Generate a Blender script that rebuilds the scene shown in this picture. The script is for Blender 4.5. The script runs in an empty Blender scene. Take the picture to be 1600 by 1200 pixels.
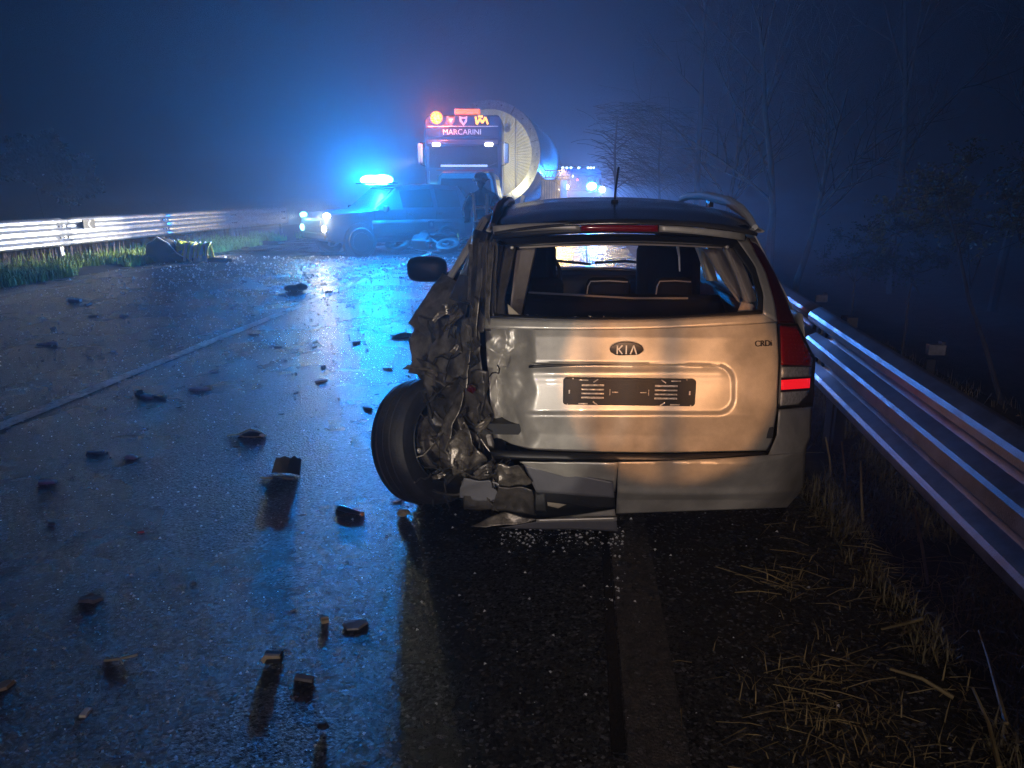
import bpy, bmesh, math, random
from mathutils import Vector, Matrix, noise
R = math.radians
rnd = random.Random(7)
sc = bpy.context.scene
col = sc.collection

# ------------------------------------------------------------------ camera
F = 1150.0; CAM_H = 1.52; PITCH = 14.62; YAW = 5.29
cd = bpy.data.cameras.new('camera'); cam = bpy.data.objects.new('camera', cd); col.objects.link(cam)
cam.location = (0, 0, CAM_H); cam.rotation_euler = (R(90 - PITCH), 0, R(YAW))
cd.sensor_width = 36; cd.lens = 36 * F / 1600; cd.clip_end = 600; cd.clip_start = 0.05
sc.camera = cam
# ------------------------------------------------------------------ sky: deep dusk, no sun lamp (night)
w = bpy.data.worlds.new('World'); sc.world = w; w.use_nodes = True
nt = w.node_tree; bg = nt.nodes['Background']
sky = nt.nodes.new('ShaderNodeTexSky'); sky.sky_type = 'NISHITA'; sky.sun_disc = False
sky.sun_elevation = R(-5.0); sky.sun_rotation = R(200)
nt.links.new(sky.outputs[0], bg.inputs[0]); bg.inputs[1].default_value = 0.003
# ------------------------------------------------------------------ exposure, sampling
sc.render.engine = 'CYCLES'
sc.view_settings.view_transform = 'Standard'; sc.view_settings.look = 'None'
sc.view_settings.exposure = 0.0; sc.view_settings.gamma = 1.0; sc.view_settings.use_curve_mapping = False
cy = sc.cycles
cy.use_denoising = True; cy.use_adaptive_sampling = False; cy.max_bounces = 6; cy.volume_bounces = 1; cy.diffuse_bounces = 2; cy.glossy_bounces = 3
cy.transparent_max_bounces = 12; cy.sample_clamp_indirect = 4.0; cy.caustics_reflective = False; cy.caustics_refractive = False
try:
    cy.denoiser = 'OPENIMAGEDENOISE'; cy.denoising_input_passes = 'RGB_ALBEDO_NORMAL'; cy.denoising_prefilter = 'NONE'
except Exception: pass

# ------------------------------------------------------------------ pixel helpers (photograph 1600x1200 -> world)
cp, sp = math.cos(R(PITCH)), math.sin(R(PITCH)); cw, sw = math.cos(R(YAW)), math.sin(R(YAW))
V_R = Vector((cw, sw, 0)); V_F = Vector((-sw, cw, 0)); Z = Vector((0, 0, 1))
V_V = V_F * cp - Z * sp; V_U = V_F * sp + Z * cp; CAM = Vector((0, 0, CAM_H))
def ray(px, py): return V_R * ((px - 800) / F) + V_U * ((600 - py) / F) + V_V
def at(px, py, Y):
    d = ray(px, py); return CAM + d * (Y / d.y)
def gnd(px, py, z=0.0):
    d = ray(px, py); return CAM + d * ((z - CAM_H) / d.z)

# ------------------------------------------------------------------ lights (lamps of the place and one added road fill)
def lamp(name, kind, loc, power, color, radius=0.05, aim=None, size=60, blend=0.5, parent=None):
    l = bpy.data.lights.new(name, kind); l.energy = power; l.color = color; l.shadow_soft_size = radius
    if kind == 'SPOT': l.spot_size = R(size); l.spot_blend = blend
    o = bpy.data.objects.new(name, l); col.objects.link(o); o.location = loc
    if aim is not None:
        o.rotation_euler = (Vector(aim) - Vector(loc)).to_track_quat('-Z', 'Y').to_euler()
    return o
BLUE = (0.0, 0.27, 1.0)
SUV_BAR = at(588, 281, 18.9)
# the lamps: blue roof bars, vehicle headlights, work lamps, and the rescue vehicle lamps behind the photographer
P_BAR = 3100
for s in (-1, 1):
    lamp('bar_lamp', 'POINT', SUV_BAR + Vector((0.20*s, -0.72, 0.05)), P_BAR / 2, BLUE, 0.07)
FAR_BLUE = at(924, 291, 39.4)
lamp('far_blue_lamp', 'POINT', FAR_BLUE + Vector((0, -0.25, 0)), 2100, (0.02, 0.24, 1.0), 0.08)

# ------------------------------------------------------------------ mesh helpers
class MB:
    def __init__(s): s.v = []; s.f = []
    def add(s, vs, fs):
        n = len(s.v); s.v += [tuple(a) for a in vs]; s.f += [tuple(i + n for i in f) for f in fs]; return s
    def box(s, c, d, rot=None):
        x, y, z = d[0] / 2, d[1] / 2, d[2] / 2
        vs = [Vector(p) for p in ((-x,-y,-z),(x,-y,-z),(x,y,-z),(-x,y,-z),(-x,-y,z),(x,-y,z),(x,y,z),(-x,y,z))]
        if rot: m = Matrix.Rotation(rot[2], 3, 'Z') @ Matrix.Rotation(rot[1], 3, 'Y') @ Matrix.Rotation(rot[0], 3, 'X'); vs = [m @ v for v in vs]
        c = Vector(c)
        return s.add([v + c for v in vs], [(3,2,1,0),(4,5,6,7),(0,1,5,4),(1,2,6,5),(2,3,7,6),(3,0,4,7)])
    def tube(s, pts, r, n=8, cap=True):
        pts = [Vector(p) for p in pts]; m = len(pts)
        rr = r if isinstance(r, (list, tuple)) else [r] * m
        vs = []; up = None
        for i, p in enumerate(pts):
            t = (pts[min(i + 1, m - 1)] - pts[max(i - 1, 0)])
            t = t.normalized() if t.length > 1e-9 else Vector((0, 0, 1))
            if up is None: up = Vector((0, 0, 1)) if abs(t.z) < 0.9 else Vector((1, 0, 0))
            a = t.cross(up).normalized(); b = a.cross(t).normalized(); up = b
            for k in range(n):
                q = 2 * math.pi * k / n; vs.append(p + (a * math.cos(q) + b * math.sin(q)) * rr[i])
        fs = []
        for i in range(m - 1):
            for k in range(n):
                k2 = (k + 1) % n; fs.append((i*n + k, i*n + k2, (i+1)*n + k2, (i+1)*n + k))
        if cap: fs += [tuple(range(n - 1, -1, -1)), tuple((m-1)*n + k for k in range(n))]
        return s.add(vs, fs)
    def lathe(s, prof, c=(0,0,0), axis='X', n=32, a0=0, a1=2*math.pi, closed=True):
        vs = []; m = len(prof); cnt = n if closed else n + 1
        for k in range(cnt):
            q = a0 + (a1 - a0) * k / n
            for (r, h) in prof:
                p = (h, r*math.cos(q), r*math.sin(q)) if axis == 'X' else ((r*math.cos(q), h, r*math.sin(q)) if axis == 'Y' else (r*math.cos(q), r*math.sin(q), h))
                vs.append(Vector(p) + Vector(c))
        fs = []
        for k in range(n):
            k2 = (k + 1) % cnt
            for j in range(m - 1): fs.append((k*m + j, k2*m + j, k2*m + j + 1, k*m + j + 1))
        return s.add(vs, fs)
    def grid(s, fn, nu, nv):
        vs = [fn(i / nu, j / nv) for j in range(nv + 1) for i in range(nu + 1)]
        fs = [(j*(nu+1)+i, j*(nu+1)+i+1, (j+1)*(nu+1)+i+1, (j+1)*(nu+1)+i) for j in range(nv) for i in range(nu)]
        return s.add(vs, fs)
    def prism(s, poly, y0, y1, plane='XZ'):
        def P(a, b, h): return (a, h, b) if plane == 'XZ' else ((h, a, b) if plane == 'YZ' else (a, b, h))
        n = len(poly); vs = [P(a, b, y0) for a, b in poly] + [P(a, b, y1) for a, b in poly]
        fs = [tuple(range(n)), tuple(range(2*n - 1, n - 1, -1))] + [(i, n + i, n + (i+1) % n, (i+1) % n) for i in range(n)]
        return s.add(vs, fs)
    def ell(s, c, r, nu=16, nv=10, fn=None):
        def f(u, v):
            a = 2*math.pi*u; b = math.pi*(v - 0.5)
            d = Vector((math.cos(b)*math.cos(a), math.cos(b)*math.sin(a), math.sin(b)))
            k = fn(d) if fn else 1.0
            return Vector(c) + Vector((d.x*r[0], d.y*r[1], d.z*r[2])) * k
        return s.grid(f, nu, nv)
    def build(s, name, mat, parent=None, smooth=True, bevel=0, solid=0, auto=35, sub=0):
        me = bpy.data.meshes.new(name); me.from_pydata(s.v, [], s.f)
        bm = bmesh.new(); bm.from_mesh(me); bmesh.ops.remove_doubles(bm, verts=bm.verts, dist=1e-5)
        if not solid: bmesh.ops.recalc_face_normals(bm, faces=bm.faces)
        bm.to_mesh(me); bm.free()
        me.materials.append(mat)
        if smooth:
            me.polygons.foreach_set('use_smooth', [True] * len(me.polygons))
            try: me.set_sharp_from_angle(angle=R(auto))
            except Exception: pass
        o = bpy.data.objects.new(name, me); col.objects.link(o)
        if parent: o.parent = parent
        if bevel:
            m = o.modifiers.new('bevel', 'BEVEL'); m.width = bevel; m.segments = 2; m.limit_method = 'ANGLE'; m.angle_limit = R(40)
        if solid:
            m = o.modifiers.new('solid', 'SOLIDIFY'); m.thickness = solid; m.offset = 0
        if sub:
            m = o.modifiers.new('sub', 'SUBSURF'); m.levels = sub; m.render_levels = sub
        return o
def tag(o, label=None, cat=None, group=None, kind=None):
    if label: o['label'] = label
    if cat: o['category'] = cat
    if group: o['group'] = group
    if kind: o['kind'] = kind
    return o
def empty(name, loc=(0,0,0), rz=0, label=None, cat=None, group=None):
    o = bpy.data.objects.new(name, None); o.location = loc; o.rotation_euler = (0, 0, rz); col.objects.link(o)
    o.empty_display_size = 0.2
    return tag(o, label, cat, group)
def copy_tree(o, parent=None):
    c = o.copy(); col.objects.link(c); c.parent = parent
    for ch in list(o.children): copy_tree(ch, c)
    return c
def lerp(a, b, t): return a + (b - a) * t
def smooth(a, b, x):
    t = max(0.0, min(1.0, (x - a) / (b - a))); return t*t*(3 - 2*t)
def interp(tab, x):
    if x <= tab[0][0]: return tab[0][1]
    for (a, fa), (b, fb) in zip(tab, tab[1:]):
        if x <= b: return fa + (fb - fa) * (x - a) / (b - a)
    return tab[-1][1]
def poly_at(pl, t):
    n = len(pl) - 1; x = min(max(t, 0), 1) * n; i = min(int(x), n - 1); f = x - i
    return tuple(pl[i][k] + (pl[i+1][k] - pl[i][k]) * f for k in range(len(pl[0])))

# ------------------------------------------------------------------ materials
def mat(name, c, rough=0.5, metal=0.0, spec=0.5, var=0.0, vscale=6.0, bump=0.0, bscale=60.0, emit=None, estr=0.0, coat=0.0, c2=None, rvar=0.0):
    m = bpy.data.materials.new(name); m.use_nodes = True; t = m.node_tree; b = t.nodes['Principled BSDF']
    b.inputs['Base Color'].default_value = (*c, 1); b.inputs['Roughness'].default_value = rough
    b.inputs['Metallic'].default_value = metal; b.inputs['Specular IOR Level'].default_value = spec
    b.inputs['Coat Weight'].default_value = coat
    tc = t.nodes.new('ShaderNodeTexCoord')
    if var or c2 or rvar:
        n = t.nodes.new('ShaderNodeTexNoise'); n.inputs['Scale'].default_value = vscale; n.inputs['Detail'].default_value = 6
        n.inputs['Roughness'].default_value = 0.65
        t.links.new(tc.outputs['Object'], n.inputs['Vector'])
        r = t.nodes.new('ShaderNodeValToRGB'); t.links.new(n.outputs['Fac'], r.inputs['Fac'])
        r.color_ramp.elements[0].position = 0.35; r.color_ramp.elements[1].position = 0.65
        a = c2 if c2 else tuple(x * (1 - var) for x in c); e = c if c2 else tuple(min(1, x * (1 + var)) for x in c)
        r.color_ramp.elements[0].color = (*a, 1); r.color_ramp.elements[1].color = (*e, 1)
        t.links.new(r.outputs['Color'], b.inputs['Base Color'])
        if rvar:
            mr = t.nodes.new('ShaderNodeMapRange'); t.links.new(n.outputs['Fac'], mr.inputs['Value'])
            mr.inputs['From Min'].default_value = 0.3; mr.inputs['From Max'].default_value = 0.7
            mr.inputs['To Min'].default_value = max(0.02, rough - rvar); mr.inputs['To Max'].default_value = min(1, rough + rvar)
            t.links.new(mr.outputs['Result'], b.inputs['Roughness'])
    if bump:
        n2 = t.nodes.new('ShaderNodeTexNoise'); n2.inputs['Scale'].default_value = bscale; n2.inputs['Detail'].default_value = 4
        t.links.new(tc.outputs['Object'], n2.inputs['Vector'])
        bp = t.nodes.new('ShaderNodeBump'); bp.inputs['Strength'].default_value = bump; bp.inputs['Distance'].default_value = 0.01
        t.links.new(n2.outputs['Fac'], bp.inputs['Height']); t.links.new(bp.outputs['Normal'], b.inputs['Normal'])
    if emit: b.inputs['Emission Color'].default_value = (*emit, 1); b.inputs['Emission Strength'].default_value = estr
    return m
def glass_mat(name, tint=(0.8, 0.86, 0.88), rough=0.05, op=0.15):
    m = bpy.data.materials.new(name); m.use_nodes = True; t = m.node_tree; t.nodes.clear()
    o = t.nodes.new('ShaderNodeOutputMaterial'); mx = t.nodes.new('ShaderNodeMixShader')
    tr = t.nodes.new('ShaderNodeBsdfTransparent'); tr.inputs[0].default_value = (*tint, 1)
    g = t.nodes.new('ShaderNodeBsdfGlossy'); g.inputs['Roughness'].default_value = rough
    lw = t.nodes.new('ShaderNodeLayerWeight'); pw = t.nodes.new('ShaderNodeMath'); pw.operation = 'POWER'; pw.inputs[1].default_value = 4.0
    t.links.new(lw.outputs['Facing'], pw.inputs[0])
    ad = t.nodes.new('ShaderNodeMath'); ad.operation = 'MULTIPLY_ADD'; ad.inputs[1].default_value = 0.8; ad.inputs[2].default_value = 0.05; ad.use_clamp = True
    t.links.new(pw.outputs[0], ad.inputs[0]); t.links.new(ad.outputs[0], mx.inputs[0])
    t.links.new(tr.outputs[0], mx.inputs[1]); t.links.new(g.outputs[0], mx.inputs[2]); t.links.new(mx.outputs[0], o.inputs[0])
    return m
M = {}
M['silver_shaded'] = mat('shaded_scraped_silver', (0.24, 0.22, 0.20), 0.42, 0.4, c2=(0.05, 0.046, 0.043), vscale=9, bump=0.12, bscale=60)  # scraped silver paint, darkened for the unlit crushed corner
M['silver'] = mat('silver_paint', (0.54, 0.515, 0.465), 0.42, 0.38, var=0.24, vscale=3.5, coat=0.3, bump=0.03, bscale=300, rvar=0.12)
M['torn'] = mat('torn_dark_metal', (0.13, 0.115, 0.105), 0.42, 0.4, c2=(0.032, 0.030, 0.028), vscale=8, bump=0.35, bscale=45)
M['torn_light'] = mat('torn_bare_metal', (0.36, 0.32, 0.27), 0.36, 0.6, c2=(0.09, 0.08, 0.07), vscale=18, bump=0.3, bscale=60)
M['black'] = mat('black_plastic', (0.013, 0.013, 0.015), 0.42, bump=0.1, bscale=300)
M['dark'] = mat('dark_trim', (0.02, 0.021, 0.024), 0.6, bump=0.15, bscale=200)
M['rubber'] = mat('tyre_rubber', (0.032, 0.030, 0.029), 0.62, var=0.35, vscale=12, bump=0.25, bscale=80)
M['seat'] = mat('seat_cloth', (0.004, 0.005, 0.009), 0.9, spec=0.08, bump=0.2, bscale=400)
M['fabric'] = mat('curtain_cloth', (0.36, 0.31, 0.28), 0.8, var=0.15, vscale=8, bump=0.15, bscale=200)
M['red_lens'] = mat('red_lens', (0.30, 0.006, 0.01), 0.15, coat=0.5)
M['dark_lens'] = mat('dark_red_lens', (0.05, 0.004, 0.006), 0.12, coat=0.6)
M['red_glow'] = mat('red_reflector', (0.75, 0.01, 0.015), 0.25, emit=(1.0, 0.01, 0.02), estr=0.75)  # emission stands in for lamplight thrown back by the reflector
M['clear_lens'] = mat('clear_lens', (0.62, 0.58, 0.52), 0.22, 0.3, coat=0.5, var=0.3, vscale=60, bump=0.5, bscale=120)
M['glass'] = glass_mat('window_glass'); M['dimmed'] = glass_mat('dimmed_glass', (0.10, 0.11, 0.12)); M['tint'] = mat('tinted_glass', (0.006, 0.008, 0.012), 0.06, spec=0.6)  # side-pane glass darkened to stop lamplight crossing the cabin
M['chrome'] = mat('chrome', (0.75, 0.75, 0.75), 0.18, 1.0)
M['steel'] = mat('galvanised_steel', (0.50, 0.51, 0.53), 0.42, 0.75, var=0.22, vscale=10, bump=0.10, bscale=140, rvar=0.1)
M['steel_old'] = mat('dull_galvanised_steel', (0.26, 0.22, 0.21), 0.46, 0.6, var=0.3, vscale=9, bump=0.15, bscale=170, rvar=0.12)
M['rust'] = mat('post_steel', (0.42, 0.42, 0.43), 0.5, 0.6, var=0.2); M['post_dull'] = mat('dull_post_steel', (0.06, 0.06, 0.06), 0.7, 0.2, var=0.3)
M['white'] = mat('white_paint', (0.62, 0.64, 0.66), 0.35, coat=0.3, var=0.05)
M['navy'] = mat('navy_paint', (0.012, 0.02, 0.07), 0.3, coat=0.4)
M['grey'] = mat('grey_paint', (0.16, 0.16, 0.18), 0.4, coat=0.2, var=0.1)
M['truck'] = mat('truck_blue_paint', (0.045, 0.045, 0.10), 0.35, coat=0.4, var=0.1)
M['cream'] = mat('cream_lining', (0.48, 0.46, 0.36), 0.55, var=0.08, vscale=2)
M['beige'] = mat('beige_canvas', (0.52, 0.45, 0.34), 0.7, var=0.25, vscale=3, bump=0.3, bscale=20)
M['letter'] = mat('pale_lettering', (0.8, 0.78, 0.76), 0.4)
M['hivis'] = mat('yellow_hivis_cloth', (0.80, 0.76, 0.07), 0.6, var=0.25, vscale=14, bump=0.3, bscale=60)
M['reflective'] = mat('reflective_tape', (0.85, 0.85, 0.80), 0.3, 0.3)
M['cloth_dark'] = mat('dark_cloth', (0.016, 0.018, 0.024), 0.8, var=0.3, bump=0.4, bscale=30)
M['skin'] = mat('skin', (0.45, 0.27, 0.20), 0.55)
M['orange_lit'] = mat('orange_lamp', (0.8, 0.2, 0.02), 0.3, emit=(1.0, 0.26, 0.012), estr=3.4)
M['orange_sign'] = mat('orange_sign_lit', (0.8, 0.15, 0.05), 0.4, emit=(1.0, 0.13, 0.0), estr=2.2)
M['amber_lit'] = mat('amber_display', (0.8, 0.4, 0.02), 0.4, emit=(1.0, 0.40, 0.03), estr=2.4)
M['blue_lit'] = mat('blue_beacon_lens', (0.1, 0.5, 0.9), 0.2, emit=(0.12, 0.75, 1.0), estr=30)
M['white_lit'] = mat('white_lamp_lit', (0.9, 0.9, 0.9), 0.2, emit=(1.0, 0.97, 0.90), estr=9)
M['cyan_lit'] = mat('cool_lamp_lit', (0.6, 0.9, 0.9), 0.2, emit=(0.25, 0.85, 1.0), estr=5)
M['dim_lit'] = mat('dim_white_lamp', (0.9, 0.9, 0.9), 0.2, emit=(0.85, 0.93, 1.0), estr=2.4)
M['red_tail'] = mat('red_tail_lit', (0.8, 0.02, 0.02), 0.3, emit=(1.0, 0.08, 0.10), estr=2.2)
M['strip_sheen'] = mat('pale_strip', (0.7, 0.75, 0.85), 0.3, emit=(0.45, 0.60, 1.0), estr=0.7)  # pale chrome strip, its sheen put in as emission
M['bark'] = mat('bark', (0.05, 0.045, 0.04), 0.85, var=0.3, vscale=8, bump=0.5, bscale=20)
M['twig'] = mat('twig_bark', (0.035, 0.03, 0.026), 0.8)
M['dark_leaf'] = mat('dark_leaf', (0.004, 0.005, 0.004), 1.0, spec=0.0)
M['leaf'] = mat('leaf', (0.13, 0.17, 0.09), 0.55, var=0.4, vscale=2)
M['ivy'] = mat('ivy_leaf', (0.05, 0.075, 0.035), 0.6, var=0.4, vscale=2)
M['straw'] = mat('dry_straw', (0.24, 0.18, 0.075), 0.7, var=0.4, vscale=5)
M['grass'] = mat('green_grass', (0.24, 0.34, 0.06), 0.6, var=0.45, vscale=1.8)
M['brown_grass'] = mat('brown_grass', (0.15, 0.125, 0.065), 0.75, var=0.4, vscale=3)
M['weed'] = mat('dry_weed', (0.22, 0.15, 0.13), 0.8, var=0.3)
M['pale_bit'] = mat('pale_fragment', (0.75, 0.76, 0.78), 0.4, var=0.15, vscale=30)
def translucent(name, c, k):
    m = bpy.data.materials.new(name); m.use_nodes = True; t = m.node_tree; b = t.nodes['Principled BSDF']; b.inputs['Base Color'].default_value = (*c, 1); b.inputs['Roughness'].default_value = 0.25
    tr = t.nodes.new('ShaderNodeBsdfTranslucent'); tr.inputs[0].default_value = (*c, 1); mx = t.nodes.new('ShaderNodeMixShader'); mx.inputs[0].default_value = k
    t.links.new(b.outputs[0], mx.inputs[1]); t.links.new(tr.outputs[0], mx.inputs[2]); t.links.new(mx.outputs[0], t.nodes['Material Output'].inputs[0]); return m
M['pale_shard'] = translucent('translucent_pale_fragment', (0.92, 0.93, 0.95), 0.6)
M['grey_bit'] = mat('grey_fragment', (0.16, 0.16, 0.17), 0.45, var=0.3, vscale=30)
M['dark_bit'] = mat('dark_fragment', (0.012, 0.012, 0.013), 0.5)
M['red_bit'] = mat('red_fragment', (0.5, 0.015, 0.02), 0.2)
M['orange_bit'] = mat('orange_fragment', (0.7, 0.22, 0.04), 0.2)
M['tan_bit'] = mat('tan_fragment', (0.40, 0.33, 0.20), 0.6, var=0.2, vscale=30)
M['soil'] = mat('verge_soil', (0.045, 0.038, 0.028), 0.9, var=0.5, vscale=3, bump=0.9, bscale=25)
def road_mat(name, base, paint=None, wear=0.5):
    m = bpy.data.materials.new(name); m.use_nodes = True; t = m.node_tree; b = t.nodes['Principled BSDF']; L = t.links.new
    tc = t.nodes.new('ShaderNodeTexCoord')
    def N(scale, detail=3, rough=0.6):
        n = t.nodes.new('ShaderNodeTexNoise'); n.inputs['Scale'].default_value = scale; n.inputs['Detail'].default_value = detail
        n.inputs['Roughness'].default_value = rough; L(tc.outputs['Object'], n.inputs['Vector']); return n
    vo = t.nodes.new('ShaderNodeTexVoronoi'); vo.inputs['Scale'].default_value = 88; L(tc.outputs['Object'], vo.inputs['Vector'])
    big = N(0.7, 5); fine = N(260, 2); mid = N(30, 3)
    st = t.nodes.new('ShaderNodeTexVoronoi'); st.inputs['Scale'].default_value = 95; L(tc.outputs['Object'], st.inputs['Vector'])
    # per-stone colour
    r = t.nodes.new('ShaderNodeValToRGB'); sep = t.nodes.new('ShaderNodeSeparateColor'); L(st.outputs['Color'], sep.inputs[0]); L(sep.outputs[0], r.inputs[0])
    e = r.color_ramp.elements; e[0].position = 0.0; e[0].color = (*[x*0.25 for x in base], 1); e[1].position = 1.0; e[1].color = (*[min(.5, x*9) for x in base], 1)
    k = e.new(0.62); k.color = (*[x*0.7 for x in base], 1); k = e.new(0.88); k.color = (*[x*2.2 for x in base], 1)
    out = r.outputs['Color']
    if paint:
        mx = t.nodes.new('ShaderNodeMix'); mx.data_type = 'RGBA'; wr = t.nodes.new('ShaderNodeMapRange')
        wn = N(22, 6, 0.75); L(wn.outputs['Fac'], wr.inputs['Value']); wr.inputs['From Min'].default_value = wear - 0.10; wr.inputs['From Max'].default_value = wear + 0.10
        L(wr.outputs['Result'], mx.inputs[0]); L(out, mx.inputs[6]); mx.inputs[7].default_value = (*paint, 1); out = mx.outputs[2]
    L(out, b.inputs['Base Color'])
    sv = t.nodes.new('ShaderNodeMapRange'); L(sep.outputs[1], sv.inputs['Value']); sv.inputs['From Min'].default_value = 0.1; sv.inputs['From Max'].default_value = 0.95
    sv.inputs['To Min'].default_value = 0.08 if not paint else 0.5; sv.inputs['To Max'].default_value = 0.72; L(sv.outputs['Result'], b.inputs['Specular IOR Level'])
    rr = t.nodes.new('ShaderNodeMapRange'); L(big.outputs['Fac'], rr.inputs['Value']); rr.inputs['From Min'].default_value = 0.3; rr.inputs['From Max'].default_value = 0.7
    rr.inputs['To Min'].default_value = 0.24; rr.inputs['To Max'].default_value = 0.31; L(rr.outputs['Result'], b.inputs['Roughness'])
    ad = t.nodes.new('ShaderNodeMath'); ad.operation = 'MULTIPLY_ADD'; ad.inputs[1].default_value = -1.0; L(vo.outputs['Distance'], ad.inputs[0]); L(fine.outputs['Fac'], ad.inputs[2])
    a2 = t.nodes.new('ShaderNodeMath'); a2.operation = 'MULTIPLY_ADD'; a2.inputs[1].default_value = 0.8; L(mid.outputs['Fac'], a2.inputs[0]); L(ad.outputs[0], a2.inputs[2])
    bp = t.nodes.new('ShaderNodeBump'); bp.inputs['Strength'].default_value = 1.0; bp.inputs['Distance'].default_value = 0.0070
    L(a2.outputs[0], bp.inputs['Height']); L(bp.outputs['Normal'], b.inputs['Normal'])
    return m
M['asphalt'] = road_mat('wet_asphalt', (0.020, 0.020, 0.022))
M['line'] = road_mat('worn_road_paint', (0.034, 0.034, 0.036), (0.75, 0.74, 0.72), 0.42)
M['line_dirty'] = road_mat('dirty_road_paint', (0.026, 0.026, 0.028), (0.26, 0.22, 0.19), 0.47)
M['line_faint'] = road_mat('faint_road_paint', (0.024, 0.023, 0.024), (0.085, 0.070, 0.060), 0.50)
M['seam'] = mat('bitumen_seam', (0.008, 0.008, 0.009), 0.6, spec=0.2, bump=0.6, bscale=90)

def text_mesh(txt, size, extrude, name, m, parent, loc, rot, align='CENTER'):
    c = bpy.data.curves.new(name, 'FONT'); c.body = txt; c.size = size; c.extrude = extrude; c.align_x = align; c.align_y = 'CENTER'
    o = bpy.data.objects.new(name, c); col.objects.link(o)
    dg = bpy.context.evaluated_depsgraph_get(); me = bpy.data.meshes.new_from_object(o.evaluated_get(dg))
    bpy.data.objects.remove(o); me.materials.clear(); me.materials.append(m); me.name = name
    q = bpy.data.objects.new(name, me); col.objects.link(q); q.parent = parent; q.location = loc; q.rotation_euler = rot
    return q

# ================================================================== SETTING
X_R = 1.28            # edge of asphalt on the right
X_L = -9.35
def bumpy(x, y, s=1.0): return noise.noise(Vector((x*1.3, y*1.3, 0))) * 0.05 * s + noise.noise(Vector((x*5, y*5, 3))) * 0.018 * s
# road
road = MB().grid(lambda u, v: (lerp(X_L, X_R, u), lerp(-14, 150, v), 0), 2, 20).build('road', M['asphalt'], smooth=False); tag(road, kind='structure')
# ground sheet: verges rising a little, ditch on the right beyond the rail
def ground_z(x, y):
    if x > X_R - 0.1:
        z = -0.02 + 0.05*smooth(X_R, X_R + 0.5, x) - 1.6*smooth(2.6, 6.5, x) + 1.2*smooth(9, 20, x)
        return z + bumpy(x, y) * smooth(X_R - 0.1, X_R + 0.3, x)
    if x < X_L + 0.1:
        z = -0.02 + 0.07*smooth(-X_L, -X_L + 0.8, -x) - 0.8*smooth(12.5, 20, -x)
        return z + bumpy(x, y) * smooth(-X_L - 0.1, -X_L + 0.4, -x)
    return -0.03
xs = [-150, -90, -50, -30] + [-22 + 0.5*i for i in range(26)] + [-9.4, -9.2, -8.9, -4, 0.9, 1.15] + [1.25 + 0.14*i for i in range(26)] + [5.2, 6, 7, 8, 10, 12, 16, 22, 35, 60, 110]
ys = [-14 + 0.5*i for i in range(0, 29)] + [0.6 + 0.16*i for i in range(60)] + [10.5 + 0.7*i for i in range(45)] + [45, 55, 70, 100, 150, 250]
g = MB(); g.add([(x, y, ground_z(x, y)) for y in ys for x in xs], [(j*len(xs)+i, j*len(xs)+i+1, (j+1)*len(xs)+i+1, (j+1)*len(xs)+i) for j in range(len(ys)-1) for i in range(len(xs)-1)])
tag(g.build('ground', M['soil']), kind='structure')
# painted lines, 4 mm above the road
def strip(name, m, x0, x1, y0, y1, z=0.004, n=60, wob=0.006):
    def f(u, v):
        y = lerp(y0, y1, v); return (lerp(x0, x1, u) + wob*noise.noise(Vector((u*9, y*3, 1))), y, z)
    return tag(MB().grid(f, 1, n).build(name, m, smooth=False), kind='structure')
xc = gnd(320, 540).x
strip('lane_line', M['line'], xc - 0.10, xc + 0.03, -14, 120)
xl = gnd(215, 424).x
strip('road_edge_line', M['line_dirty'], xl - 0.10, xl + 0.06, -14, 120)
xr0, xr1 = gnd(975, 1100).x, gnd(1062, 1100).x
strip('shoulder_line', M['line_faint'], xr0, xr1, -14, 120)
strip('shoulder_seam', M['seam'], xr0 - 0.045, xr0 - 0.006, 1.75, 60, wob=0.02)

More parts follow.
